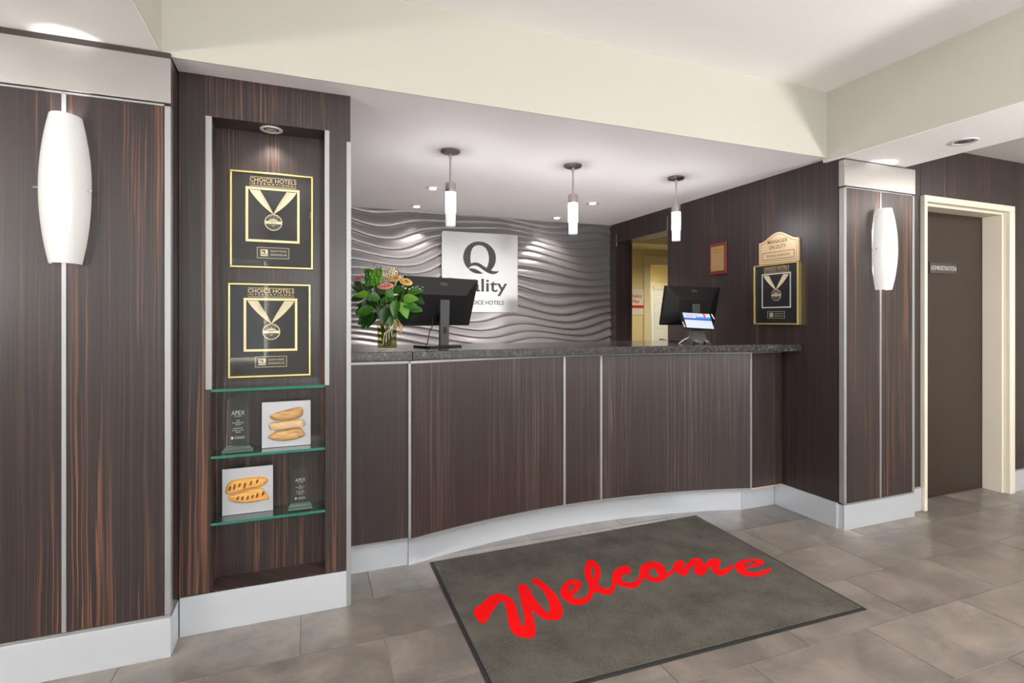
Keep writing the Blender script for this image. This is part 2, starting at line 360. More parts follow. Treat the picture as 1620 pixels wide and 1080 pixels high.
# ================================================================== ceilings and beams
ZS = 2.262                       # soffit height
ce = box('ceiling', -0.6, 3.1, -5.0, 2.35, 2.665, 2.80, WHITE); tag(ce, kind='structure')
sf = box('ceiling_soffit', -1.3, 3.25, 2.35, 5.02, ZS, 2.80, ALCOVE); tag(sf, kind='structure')
fb = box('ceiling_beam', -0.51, 3.0, 2.344, 2.35, ZS, 2.665, BEIGE); tag(fb, kind='structure')
def beam(x0, x1, z, y1):
    t = thing('ceiling_beam', ((x0 + x1) / 2, -1.3, z), kind='structure')
    box('beam_underside', x0 + 0.002, x1 - 0.002, -5.0, y1, z, z + 0.004, WHITE, t)
    box('beam_body', x0, x1, -5.0, y1, z + 0.004, 2.80, BEIGE, t)
beam(-1.10, -0.502, 2.272, 2.344)
beam(2.988, 3.572, 2.240, 2.37)
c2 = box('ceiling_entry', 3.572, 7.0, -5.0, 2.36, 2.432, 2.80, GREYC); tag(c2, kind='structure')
c3 = box('ceiling_lounge', -4.0, -1.10, -5.0, 2.36, 2.432, 2.80, WHITE); tag(c3, kind='structure')

# lobby shell behind the camera, with three windows
wf = thing('wall_front', (1.5, -5.0, 0), kind='structure')
m = MB(); m.box(-4.0, 7.0, -5.12, -5.0, 0, 0.55); m.box(-4.0, 7.0, -5.12, -5.0, 2.35, 2.8)
for x0, x1 in ((-4.0, -2.6), (-0.6, 0.2), (2.2, 3.0), (5.0, 7.0)): m.box(x0, x1, -5.12, -5.0, 0.55, 2.35)
m.obj('wall_surface', BEIGE, wf)
for i, wx in enumerate((-1.6, 1.2, 4.0)):
    w = thing('window_%d' % (i + 1), (wx, -5.06, 0.55), kind='structure')
    m = MB(); m.box(wx-1.0, wx+1.0, -5.09, -5.03, 0.55, 0.61); m.box(wx-1.0, wx+1.0, -5.09, -5.03, 2.29, 2.35)
    m.box(wx-1.0, wx-.94, -5.09, -5.03, .61, 2.29); m.box(wx+.94, wx+1.0, -5.09, -5.03, .61, 2.29); m.box(wx-.03, wx+.03, -5.09, -5.03, .61, 2.29)
    m.obj('window_frame', CREAMF, w)
wl = box('wall_left', -4.12, -4.0, -5.0, 2.4, 0, 2.8, BEIGE); tag(wl, kind='structure')
wr = box('wall_right', 7.0, 7.12, -5.0, 9.2, 0, 2.8, BEIGE); tag(wr, kind='structure')
wn = box('wall_lounge', -4.0, -1.12, 2.34, 2.46, 0, 2.45, BEIGE); tag(wn, kind='structure')

# ================================================================== left column
def column(x0, x1, yf, yb, ztop, zf0, zf1, side_y, name='wall_column', left=True):
    t = thing(name, ((x0 + x1) / 2, yf, 0), kind='structure')
    xc = (x0 + x1) / 2
    box('column_core', x0 + (0.001 if left else 0.007), x1 - 0.001, yf + 0.0125, yb, 0.0, ztop - 0.002, WOOD, t)
    box('baseboard', x0, x1, yf - 0.003, yf + 0.012, 0.0, 0.148, ALU, t, bevel=0.001)
    box('baseboard_return', x1 - 0.002, x1 + 0.001, yf + 0.012, 2.463, 0, 0.148, ALU, t) if left else box('baseboard_return', x0 - 0.001, x0 + 0.006, yf + 0.012, yb - .002, 0, 0.148, ALU, t)
    box('bottom_trim', x0 + 0.002, x1 - 0.002, yf - 0.001, yf + 0.012, 0.150, 0.158, TRIM, t)
    for a, b in ((x0 + 0.022, xc - 0.0075), (xc + 0.0075, x1 - 0.022)):
        box('wood_panel', a, b, yf, yf + 0.012, 0.160, zf0 - 0.012, WOOD, t, bevel=0.001)
    box('seam_trim', xc - 0.0068, xc + 0.0068, yf - 0.003, yf + 0.011, 0.160, zf0 - 0.012, TRIM, t, bevel=0.001)
    for a, b in ((x0, x0 + 0.020), (x1 - 0.020, x1)):
        box('corner_trim', a, b, yf - 0.002, yf + 0.032, 0.160, zf0 - 0.010, TRIM, t, bevel=0.0012)
    box('top_trim', x0 + 0.022, x1 - 0.022, yf - 0.001, yf + 0.012, zf0 - 0.011, zf0 - 0.004, TRIM, t)
    box('fascia', x0 - 0.001, x1 + 0.001, yf - 0.006, yf + 0.034, zf0, zf1, STEEL, t, bevel=0.0015)
    box('cap_trim', x0 + 0.001, x1 - 0.001, yf - 0.001, yb, zf1, ztop, DARKTR, t)  # dark brown trim strip between fascia and ceiling
    return t
column(-1.120, -0.470, 2.335, 2.66, 2.272, 2.081, 2.249, 2.465)
column(3.021, 3.665, 2.256, 2.36, 2.240, 2.074, 2.232, 2.285, left=False)

# ================================================================== alcove walls
def wave_wall():
    x0, x1, z0, z1 = 0.20, 3.018, 0.0, ZS
    nx, nz = 160, 1000
    P = []
    def h(x, z):
        ph = z / 0.074
        ph += 0.55 * math.sin(3.9 * x + 2.2 * z + 0.4) + 0.55 * math.sin(2.3 * x - 4.2 * z + 1.9) + 0.26 * math.sin(6.6 * x + 7.5 * z + 1.0)
        ph += 0.75 * math.sin(4.4 * z + 1.3 * x)
        f = ph - math.floor(ph)
        # asymmetric ridge: long soft slope upward, short concave fall to a sharp valley
        prof = (math.sin(PI * f ** 0.46)) ** 0.85
        amp = 0.018 + 0.010 * math.sin(2.7 * x + 5.1 * z)
        return amp * prof
    for i in range(nz + 1):
        z = z0 + (z1 - z0) * i / nz
        P.append([(x0 + (x1 - x0) * j / nx, 4.89 - h(x0 + (x1 - x0) * j / nx, z), z) for j in range(nx + 1)])
    m = MB().grid(P)
    o = m.obj('wall_back', mat('silver_wave_panel_paint', (0.27, 0.258, 0.264), 0.33, 0.55), smooth='all')
    tag(o, kind='structure')
wave_wall()
bk = box('wall_back_core', 0.08, 3.25, 4.895, 5.02, 0, 2.8, WOOD); tag(bk, kind='structure')
al = box('wall_alcove_left', 0.10, 0.192, 2.66, 4.895, 0, 2.3, WOOD); tag(al, kind='structure')

ra = thing('wall_alcove_right', (3.1, 3.6, 0), kind='structure')
XW = 3.018
box('wood_panel', XW, 3.21, 2.292, 3.918, 0.160, ZS, WOODR, ra)
box('wall_core', XW + 0.004, 3.21, 2.362, 2.371, 0.0, 0.160, WOODR, ra)
box('wood_panel', XW, 3.21, 3.921, 4.755, 2.066, ZS, WOODR, ra)
box('wood_panel', XW, 3.21, 4.758, 4.888, 0.0, ZS, WOODR, ra)
box('seam_trim', XW - 0.004, XW + 0.01, 3.917, 3.923, 2.068, 2.19, TRIM, ra)
box('seam_trim', XW - 0.004, XW + 0.01, 4.752, 4.758, 2.03, 2.155, TRIM, ra)
box('wall_core', XW + 0.004, 3.21, 2.37, 3.917, 0.0, 0.160, WOODR, ra)
bb = box('baseboard_right', 3.008, XW + 0.003, 2.295, 2.752, 0.0, 0.156, ALU, None, bevel=0.001); tag(bb, kind='structure')

# ================================================================== door wall
dw = thing('wall_door', (4.8, 2.32, 0), kind='structure')
YD = 2.312
box('wall_panel', 3.666, 3.818, YD, 2.46, 0.160, 2.432, WOODR, dw, bevel=0.001)
box('wall_panel', 3.821, 4.090, YD, 2.46, 2.098, 2.432, WOODR, dw, bevel=0.001)
box('wall_panel', 4.093, 4.858, YD, 2.46, 2.098, 2.432, WOODR, dw, bevel=0.001)
box('wall_panel', 4.861, 7.0, YD, 2.46, 0.160, 2.432, WOODR, dw, bevel=0.001)
box('bottom_trim', 3.666, 3.818, YD - 0.006, YD + 0.01, 0.152, 0.160, TRIM, dw)
box('bottom_trim', 4.842, 7.0, YD - 0.006, YD + 0.01, 0.152, 0.160, TRIM, dw)
b1 = box('baseboard_entry', 3.666, 3.818, YD - 0.006, YD + 0.02, 0, 0.150, ALU, None, bevel=0.001); tag(b1, kind='structure')
b2 = box('baseboard_hall', 4.842, 7.0, YD - 0.006, YD + 0.02, 0, 0.150, ALU, None, bevel=0.001); tag(b2, kind='structure')
d1 = thing('door_1', (4.33, 2.4, 0), kind='structure')
df = MB()
df.box(3.821, 3.850, 2.286, 2.46, 0, 2.052); df.box(4.772, 4.836, 2.286, 2.46, 0, 2.052); df.box(3.821, 4.836, 2.286, 2.46, 2.052, 2.094)
df.obj('door_frame', CREAMF, d1, bevel=0.003)
st = MB()
st.box(3.850, 3.866, 2.325, 2.448, 0, 2.034); st.box(4.754, 4.772, 2.325, 2.448, 0, 2.034); st.box(3.850, 4.772, 2.325, 2.448, 2.034, 2.052)
st.obj('door_stop', CREAMF, d1, bevel=0.002)
box('door_leaf', 3.853, 4.770, 2.449, 2.494, 0.006, 2.048, mat('brown_door_paint', (0.030, 0.0175, 0.0125), 0.42), d1)

# ================================================================== office seen through the opening
ow = thing('wall_office', (5.0, 6.46, 0), kind='structure')
m = MB(); m.box(3.0, 4.60, 6.4, 6.52, 0, 2.8); m.box(5.45, 7.0, 6.4, 6.52, 0, 2.8); m.box(4.60, 5.45, 6.4, 6.52, 2.07, 2.8)
m.obj('wall_surface', YELLOW, ow)
oc = box('ceiling_office', 3.21, 7.0, 2.5, 9.2, 2.50, 2.62, OFFW); tag(oc, kind='structure')
ob = box('trim_1', 3.21, 7.0, 5.9, 6.398, 2.27, 2.498, OFFW); tag(ob, kind='structure')
of = box('wall_office_far', 3.0, 7.0, 8.0, 8.12, 0, 2.62, YELLOW); tag(of, kind='structure')
ol = box('wall_office_left', 3.09, 3.21, 5.03, 8.0, 0, 2.8, YELLOW); tag(ol, kind='structure')
d2 = thing('door_2', (5.0, 6.4, 0), kind='structure')
m = MB(); m.box(4.505, 4.612, 6.375, 6.399, 0, 2.06); m.box(5.44, 5.55, 6.375, 6.399, 0, 2.06); m.box(4.505, 5.55, 6.375, 6.399, 2.06, 2.18)
m.obj('door_casing', OFFW, d2, bevel=0.004)
m = MB(); m.box(4.601, 4.618, 6.40, 6.53, 0, 2.055); m.box(5.432, 5.449, 6.40, 6.53, 0, 2.055); m.box(4.601, 5.449, 6.40, 6.53, 2.055, 2.069)
m.obj('door_jamb', OFFW, d2)
box('strike_plate', 4.617, 4.620, 6.44, 6.47, 0.93, 0.99, GREYP, d2)
w4 = thing('window_4', (6.1, 7.98, 0.7), kind='structure')
m = MB(); m.box(5.72, 6.68, 7.975, 7.999, 0.62, 0.70); m.box(5.72, 6.68, 7.975, 7.999, 1.85, 1.93); m.box(5.72, 5.80, 7.975, 7.999, .70, 1.85); m.box(6.60, 6.68, 7.975, 7.999, .70, 1.85)
m.obj('window_frame', OFFW, w4)
box('window_pane', 5.80, 6.60, 7.985, 7.998, 0.70, 1.85, mat('daylit_pane', (.6, .6, .6), .3, emit=(.95, .95, .85), estr=.35), w4)
bl = thing('window_blind', (6.2, 7.94, 0.72), 'white horizontal slat blind in the office beyond the wall opening', 'blind')
m = MB()
for i in range(31):
    z = 0.745 + i * 0.035
    m.add([(5.82, 7.955, z + .010), (6.58, 7.955, z + .010), (6.58, 7.935, z - .010), (5.82, 7.935, z - .010)], [(0, 1, 2, 3)])
tag(m.obj('blind_slats', mat('white_blind', (0.80, 0.78, 0.70), 0.5), bl), kind='stuff')
box('head_rail', 5.81, 6.59, 7.925, 7.965, 1.815, 1.848, OFFW, bl)
dk = thing('office_desk', (5.5, 7.1, 0), 'cream office desk beyond the second doorway, seen just above the counter', 'desk')
box('desk_top', 4.75, 6.3, 6.85, 7.35, 0.80, 0.835, mat('cream_desk', (0.75, 0.70, 0.58), 0.5), dk)
for x in (4.78, 6.23):
    for y in (6.88, 7.28): box('leg', x, x + .04, y, y + .04, -0.001, 0.80, GREYP, dk)
ho = thing('pen_holder', (5.30, 7.0, 0.835), 'small brown pen holder on the cream office desk', 'pen holder')
m = MB(); m.box(5.255, 5.265, 6.96, 7.04, .835, .95); m.box(5.335, 5.345, 6.96, 7.04, .835, .95); m.box(5.265, 5.335, 6.96, 6.968, .835, .92); m.box(5.265, 5.335, 7.03, 7.04, .835, .96); m.box(5.265, 5.335, 6.968, 7.03, .835, .84)
m.obj('holder_body', mat('brown_wood', (0.20, 0.12, 0.06), 0.5), ho)
sg = thing('safety_sign', (4.42, 6.39, 1.5), 'white safety sign with red letters and red band on yellow office wall', 'sign')
F = Frm((4.42, 6.399, 1.515), (1, 0, 0))
fbox(F, 'sign_board', -0.12, 0.098, -0.182, 0.182, 0.0, 0.006, mat('white_sign', (0.80, 0.77, 0.66), 0.5), sg)
fbox(F, 'red_band', -0.12, 0.098, -0.085, -0.045, 0.006, 0.007, REDT, sg)
letters(F, 'lettering', [('Safety', 0.165, 0.062, -0.025, 0.080, dict(bold=0.01)), ('Plan', 0.11, 0.05, -0.045, 0.010, dict(bold=0.01))], 0.0072, REDT, sg)

# office lamp
def downlight(loc, r, label, group, power, color=(1.0, 0.93, 0.84), spot=110, emit=6.0, lens=(0.9, 0.9, 0.9)):  # dark lens tones stand for the shaded hole of unlit fittings
    x, y, z = loc
    t = thing('recessed_downlight', loc, label, 'downlight', group)
    pr = [(r, -0.0005), (r, -0.003), (r * 0.93, -0.006), (r * 0.76, -0.005), (r * 0.70, -0.001)]
    m = MB().lathe([(a, b) for a, b in pr], loc, 32, cap=False); m.obj('trim_ring', mat('downlight_ring', (0.78, 0.76, 0.74), 0.3, 0.3), t, smooth='all')
    m = MB().lathe([(r * 0.72, -0.0015), (r * 0.45, -0.0006)], loc, 32, cap=False)
    m.obj('reflector', mat('downlight_reflector', (0.55, 0.55, 0.58), 0.2, 0.9), t, smooth='all')
    m = MB().lathe([(r * 0.46, -0.004), (r * 0.40, -0.0065)], loc, 24); m.obj('lamp_lens', mat('downlight_lens', lens, 0.3, emit=color, estr=emit), t)
    if power:
        l = bpy.data.lights.new('downlight_lamp', 'SPOT'); l.energy = power; l.color = color; l.spot_size = math.radians(spot); l.spot_blend = 0.6; l.shadow_soft_size = 0.03
        o = bpy.data.objects.new('downlight_lamp', l); COL.objects.link(o); o.location = (0, 0, -0.012); o.parent = t
    return t

# ================================================================== display cabinet with niche
dc = thing('display_cabinet', (-0.14, 2.465, 0), 'tall dark wood display cabinet with a lit niche beside the left column', 'display cabinet')
X0, X1 = -0.4695, 0.190; NX0, NX1 = -0.3575, 0.084; NZ0, NZ1 = 0.158, 2.096; YF, YB = 2.466, 2.600
box('side_panel', X0, NX0, YF, YB + 0.06, 0.158, ZS, WOOD, dc, bevel=0.0008)
box('side_panel', NX1, X1 - 0.0005, YF, YB + 0.06, 0.158, ZS, WOOD, dc, bevel=0.0008)
box('header_panel', NX0, NX1, YF, YB + 0.06, NZ1, ZS, WOOD, dc)
box('back_panel', NX0, NX1, YB, YB + 0.06, 0.0, NZ1, WOOD, dc)
box('niche_floor', NX0, NX1, YF + 0.002, YB, 0.0, NZ0, WOOD, dc)
box('cabinet_base', X0, NX0, YF + 0.01, YB + .06, 0.0, 0.158, WOOD, dc); box('cabinet_base', NX1, X1 - 0.001, YF + 0.01, YB + .06, 0.0, 0.158, WOOD, dc)
box('baseboard', X0 + 0.004, X1 - 0.001, 2.460, YF + 0.0015, 0.0, 0.156, ALU, dc, bevel=0.001)
box('corner_trim', 0.172, X1 + 0.002, 2.458, 2.480, 0.001, 2.056, TRIM, dc, bevel=0.0015)
box('niche_trim', -0.3755, -0.3525, 2.460, 2.482, 0.984, 2.096, TRIM, dc, bevel=0.0012)
box('niche_trim', 0.0815, 0.1010, 2.460, 2.482, 0.982, 2.096, TRIM, dc, bevel=0.0012)
SHELF = pane_mat('shelf_glass', (0.70, 0.86, 0.81), 1.5, 0.02, 1.6)
SHEDGE = mat('shelf_glass_edge', (0.01, 0.16, 0.11), 0.12, coat=0.5)
for z in (0.9835, 0.7105, 0.4375):
    m = MB().box(NX0 + 0.001, NX1 - 0.001, YF + 0.001, YB - 0.001, z - 0.011, z)
    link('glass_shelf', m.v, m.f, None, dc, fmats=[0, 0, 1, 0, 0, 0], mats=[SHELF, SHEDGE])
downlight((-0.135, 2.535, NZ1 - 0.0005), 0.046, 'round silver spotlight in the top of the display niche', None, 7, spot=120, emit=0.05, lens=(0.25, 0.25, 0.26))

def award(fr, w, h, label, ring, ringmat, plate_lines, year, gw=0.008, deep=0.016):
    """framed black award with ribbon and medal; fr is the wall face at the lower left corner"""
    t = thing('framed_award', fr.p(w / 2, 0, 0), label, 'framed award', 'framed medal awards')
    fring(fr, 'frame', 0, w, 0, h, gw, 0.0005, deep, GOLD, t, bevel=0.002)
    if deep > .02: fr = Frm(fr.p(0, 0, deep - .016), fr.r, fr.u); deep = .016
    fbox(fr, 'backing', gw, w - gw, gw, h - gw, 0.001, 0.004, BLACKC, t)
    yy = lambda v: h * (1 - v)
    fring(fr, 'inner_border', w * .18, w * .83, yy(.725), yy(.155), w * ring, 0.004, 0.0065, ringmat, t)
    # title
    letters(fr, 'title_lettering', [('CHOICE HOTELS', w * .56, h * .042, w * .51, yy(.078), {}), ('INTERNATIONAL', w * .56, h * .020, w * .51, yy(.118), dict(spacing=1.5))], 0.0056, GOLDT, t)
    m = MB(); m.box(w * .23, w * .79, yy(.050), yy(.046), .0045, .0055); m.box(w * .23, w * .79, yy(.143), yy(.139), .0045, .0055)
    m.xf(fr.M()).obj('title_rule', GOLDT, t)
    # ribbon: two folded bands meeting above the medal
    for s in (-1, 1):
        P = []
        for i in range(9):
            k = i / 8
            row = []
            for j in range(5):
                q = j / 4
                xo = (.285 - .125 * q) * w * (1 - k) ** (0.82 + .30 * q)
                y = yy(.185 + (.425 - .185) * (k ** (0.86 + .12 * q)))
                row.append((w * .51 + s * (xo if i < 8 else 0.004 * (1 - q)), y, 0.006 + 0.0018 * math.cos(PI * 2 * q) + 0.0004 * k))
            P.append(row)
        MB().grid(P).xf(fr.M()).obj('ribbon', RIBBON, t, smooth='all')
    cx, cy, r = w * .51, yy(.515), w * .108
    M4 = fr.M() @ Matrix.Translation((cx, cy, 0.0045))
    md = MB().lathe([(r, 0), (r, .0022), (r * .97, .003)], n=36).xf(M4).obj('medal', mat('medal_gold', (.66, .58, .40), .4, .5), t)
    md2 = MB().lathe([(r * .90, .0031), (r * .90, .0034)], n=36).xf(M4).obj('medal_face', mat('medal_dark', (.055, .05, .042), .5), md)
    fbox(fr, 'medal_band', cx - r * .9, cx + r * .9, cy - r * .20, cy + r * .14, .0078, .0084, mat('medal_band', (.66, .58, .40), .4, .4), md)
    it = [(year, r * .6, r * .20, cx, cy - r * .03)] if year else []
    if it: letters(fr, 'medal_year', it, .0086, mat('medal_ink', (.10, .09, .06), .5), md)
    m = MB()
    for k, ch in enumerate('GOLD AWARD'):
        if ch == ' ': continue
        a = PI / 2 + (4.5 - k) * 0.17
        v, f = text_geo(ch, r * .09, r * .13, 0, 0)
        ca, sa = math.cos(a - PI / 2), math.sin(a - PI / 2)
        m.add([(cx + math.cos(a) * r * .76 + p[0] * ca - p[1] * sa, cy + math.sin(a) * r * .76 + p[0] * sa + p[1] * ca, .0082) for p in v], f)
    m.xf(fr.M()).obj('medal_lettering', RIBBON, md)
    m = MB()                                    # crown-like crest and small flourish
    for a, b in ((-.42, .20), (-.22, .30), (0, .42), (.22, .30), (.42, .20)):
        m.add([(cx + (a - .12) * r, cy + .20 * r, .0083), (cx + (a + .12) * r, cy + .20 * r, .0083), (cx + a * .8 * r, cy + (.20 + b) * r, .0083)], [(0, 1, 2)])
    m.xf(fr.M()).obj('medal_crest', RIBBON, md); m = MB()
    m.add([(cx - .25 * r, cy - .32 * r, .0083), (cx, cy - .48 * r, .0083), (cx + .25 * r, cy - .32 * r, .0083), (cx, cy - .38 * r, .0083)], [(0, 1, 2, 3)])
    m.xf(fr.M()).obj('medal_flourish', RIBBON, md)
    # engraved name plate
    px0, px1, py0, py1 = w * .315, w * .70, yy(.895), yy(.780)
    pl = fbox(fr, 'name_plate', px0, px1, py0, py1, .004, .0055, mat('name_plate_black', (.02, .02, .02), .35), t)
    fring(fr, 'plate_border', px0, px1, py0, py1, w * .004, .0055, .006, ringmat, pl)
    pw, ph = px1 - px0, py1 - py0
    lx, ly, ls = px0 + pw * .22, (py0 + py1) / 2, ph * .30
    fbox(fr, 'plate_emblem', lx - ls, lx + ls, ly - ls, ly + ls, .0055, .0062, RIBBON, pl)
    m = MB()
    m.box(lx - ls * .7, lx - ls * .2, ly + ls * .25, ly + ls * .75, .0062, .0066); m.box(lx - ls * .1, lx + ls * .3, ly - ls * .1, ly + ls * .75, .0062, .0066); m.box(lx - ls * .9, lx + ls * .9, ly - ls * .42, ly - ls * .28, .0062, .0066); m.box(lx - ls * .9, lx + ls * .9, ly - ls * .70, ly - ls * .58, .0062, .0066)
    m.xf(fr.M()).obj('emblem_mark', BLACKC, pl)
    letters(fr, 'plate_lettering', [(s, pw * .50, ph * .17, px0 + pw * .67, ly + ph * (.17 - .33 * i), {}) for i, s in enumerate(plate_lines)], .0058, RIBBON, pl)
    fbox(fr, 'glass_pane', gw * .8, w - gw * .8, gw * .8, h - gw * .8, deep - .005, deep - .004, PANE, t)
    return t
award(Frm((-0.302, YB, 1.496), (1, 0, 0)), 0.338, 0.423, 'upper gold-framed black award with medal in the lit niche', .030, GOLDM, ('QUALITY HOTEL', 'BURLINGTON, ON'), '2012')
award(Frm((-0.309, YB, 1.015), (1, 0, 0)), 0.335, 0.413, 'lower gold-framed black award with medal, just above the top glass shelf', .030, GOLDM, ('QUALITY HOTEL', 'BURLINGTON, ON'), '2011')
award(Frm((XW, 2.914, 1.233), (0, -1, 0)), 0.369, 0.417, 'gold-framed black medal award hanging below the manager on duty sign', .022, SILVER, ('QUALITY HOTEL', 'BURLINGTON, ON'), None, 0.011, 0.034)

# relief pictures standing on the shelves
PLATE = brushed('brushed_plate', (0.50, 0.51, 0.55), 0.45, metal=0.4)
def driftwood_mat(name, a, b_, c):
    m = mat(name, a, 0.6)
    t, b, N, L = nodes(m)
    tc = N('ShaderNodeTexCoord'); mp = N('ShaderNodeMapping'); mp.inputs['Scale'].default_value = (20, 40, 140); L(tc.outputs['Object'], mp.inputs['Vector'])
    n = noise(N, L, mp.outputs[0], 1.0, 4.0, 0.6, 0.5)
    L(ramp(N, L, n, [(0.3, c), (0.5, a), (0.72, b_)]), b.inputs['Base Color'])
    bp = N('ShaderNodeBump'); bp.inputs['Strength'].default_value = 0.3; bp.inputs['Distance'].default_value = 0.003; L(n, bp.inputs['Height']); L(bp.outputs[0], b.inputs['Normal'])
    return m
DRIFT = driftwood_mat('driftwood', (0.50, 0.29, 0.11), (0.66, 0.44, 0.20), (0.28, 0.14, 0.05))
DRIFT2 = driftwood_mat('pale_driftwood', (0.62, 0.43, 0.23), (0.72, 0.54, 0.32), (0.45, 0.26, 0.11))
POD = driftwood_mat('pod_wood', (0.70, 0.36, 0.08), (0.80, 0.48, 0.14), (0.55, 0.24, 0.05))
PODD = mat('pod_hollow', (0.20, 0.07, 0.02), 0.7)
def pillow(fr, name, outline, d0, th, mat_, parent):
    """a rounded relief piece: closed outline in face coordinates, swelling towards its middle"""
    cx = sum(p[0] for p in outline) / len(outline); cy = sum(p[1] for p in outline) / len(outline)
    n = len(outline); v = []; f = []
    lv = [(1.0, 0.0), (0.97, .45), (0.86, .78), (0.66, .95), (0.36, 1.0)]
    for s, hgt in lv:
        for x, y in outline: v.append((cx + (x - cx) * s, cy + (y - cy) * s, d0 + th * hgt))
    v.append((cx, cy, d0 + th))
    for j in range(len(lv) - 1):
        for i in range(n):
            k = (i + 1) % n; f.append((j*n+i, j*n+k, (j+1)*n+k, (j+1)*n+i))
    for i in range(n): f.append(((len(lv)-1)*n+i, (len(lv)-1)*n+(i+1) % n, len(v)-1))
    m = MB().add(v, f).xf(fr.M()); return m.obj(name, mat_, parent, smooth='all')
def smooth_ol(pts, k=4):
    out = []; n = len(pts)
    for i in range(n):
        p0, p1, p2, p3 = (Vector(pts[(i + j - 1) % n]) for j in range(4))
        for s in range(k):
            t = s / k
            out.append(tuple(0.5 * ((2*p1) + (p2-p0)*t + (2*p0-5*p1+4*p2-p3)*t*t + (3*p1-p0-3*p2+p3)*t**3)))
    return out
# plaque 1: three pieces of driftwood  (0..1 of the plate, y up)
def relief(fr, side, label, parts_fn):
    t = thing('relief_picture', fr.p(side / 2, 0, 0), label, 'relief picture')
    fbox(fr, 'plate', 0, side, 0, side, -0.012, 0.0, PLATE, t, bevel=0.001)
    parts_fn(fr, side, t)
    return t
def three_sticks(fr, s, t):
    cv = lambda L: [(x * s, y * s) for x, y in L]
    pillow(fr, 'driftwood_piece', smooth_ol(cv([(.16,.70),(.22,.62),(.40,.585),(.66,.60),(.82,.66),(.84,.80),(.76,.86),(.55,.83),(.30,.77)])), 0, .022, DRIFT, t)
    pillow(fr, 'driftwood_piece', smooth_ol(cv([(.14,.46),(.20,.385),(.45,.395),(.70,.42),(.86,.42),(.88,.52),(.82,.58),(.55,.58),(.30,.565),(.16,.545)])), 0, .022, DRIFT2, t)
    pillow(fr, 'driftwood_piece', smooth_ol(cv([(.12,.235),(.25,.165),(.48,.135),(.72,.155),(.88,.225),(.86,.30),(.76,.395),(.55,.385),(.30,.36),(.20,.31)])), 0, .022, DRIFT, t)
def two_pods(fr, s, t):
    cv = lambda L: [(x * s, y * s) for x, y in L]
    a = pillow(fr, 'pod_half', smooth_ol(cv([(.07,.475),(.12,.70),(.28,.765),(.55,.78),(.78,.765),(.90,.69),(.82,.585),(.60,.54),(.30,.49)])), 0, .018, POD, t)
    b = pillow(fr, 'pod_half', smooth_ol(cv([(.10,.42),(.20,.30),(.36,.25),(.60,.235),(.80,.26),(.93,.27),(.86,.40),(.74,.53),(.50,.50),(.28,.455)])), 0, .018, POD, t)
    for par, L in ((a, [(.155,.60,.12),(.245,.625,.14),(.345,.655,.10),(.445,.635,.15),(.565,.675,.11),(.69,.70,.09)]), (b, [(.31,.375,.09),(.40,.365,.10),(.505,.365,.105),(.60,.38,.10),(.69,.39,.12),(.81,.42,.10)])):
        for x, y, hh in L:
            ol = [(s * (x + .026 * math.cos(k * PI / 5) + .012 * math.sin(k * PI / 5)), s * (y + hh * .5 * math.sin(k * PI / 5))) for k in range(10)]
            pillow(fr, 'pod_hollow', ol, .0150, .0055, PODD, par)
relief(Frm((-0.173, 2.540, 0.7115), (1, 0, 0)), 0.198, 'square silver plate with three pieces of driftwood on the middle glass shelf', three_sticks)
relief(Frm((-0.325, 2.540, 0.4385), (1, 0, 0)), 0.196, 'square silver plate with two orange wooden pod halves on the lowest glass shelf', two_pods)

TROPHY = pane_mat('trophy_glass', (0.93, 0.97, 0.95), 1.5, 0.0, 1.5)
TROPHYE = mat('trophy_glass_edge', (0.62, 0.72, 0.68), 0.15)
TROPHYT = mat('etched_white', (0.55, 0.60, 0.59), 0.6)
def trophy(x, z, h, w, label):
    t = thing('glass_trophy', (x, 2.535, z), label, 'trophy', 'glass trophies on the shelves')
    fr = Frm((x, 2.530, z), (1, 0, 0)); b = 0.022
    v = []; ol = [(-w*.46, b), (w*.46, b), (w*.40, h*.915), (w*.0, h), (-w*.40, h*.915)]
    m = MB().prism(ol, -0.018, 0.0).xf(fr.M()); n = 5
    link('trophy_body', m.v, m.f, None, t, fmats=[0, 0, 0, 0, 0, 0, 1], mats=[TROPHY, TROPHYE])
    m = MB().box(-w*.46 - .0015, -w*.46 + .0015, b, b + .002, 0, .001)
    bw = w * .62
    m = MB().box(-bw, bw, 0.001, 0.011, -0.046, 0.026).box(-bw * .86, bw * .86, 0.011, 0.022, -0.040, 0.016).xf(fr.M())
    link('trophy_base', m.v, m.f, None, t, fmats=[0, 0, 1, 0, 0, 0] * 2, mats=[TROPHY, mat('trophy_base_edge', (0.34, 0.46, 0.42), 0.15)])
    letters(fr, 'etched_lettering', [('APEX', w*.52, h*.075, 0, h*.67, dict(bold=-.01)), ('AWARDS', w*.30, h*.018, 0, h*.61, dict(spacing=1.4)), ('2015', w*.13, h*.022, 0, h*.535), ('Guest Satisfaction', w*.46, h*.024, 0, h*.50), ('Award', w*.20, h*.022, 0, h*.465), ('Quality Hotel', w*.38, h*.028, 0, h*.40), ('Burlington, Ontario', w*.46, h*.022, 0, h*.365), ('Canada', w*.2, h*.022, 0, h*.335), ('CHOICE', w*.40, h*.042, w*.06, h*.235), ], 0.0006, TROPHYT, t)
    fbox(fr, 'etched_emblem', -w*.27, -w*.19, h*.212, h*.257, 0.0004, 0.0008, TROPHYT, t)
trophy(-0.264, 0.7105, 0.242, 0.096, 'taller clear glass trophy engraved APEX on the middle glass shelf')
trophy(-0.018, 0.4375, 0.185, 0.080, 'smaller clear glass trophy engraved APEX on the lowest glass shelf')

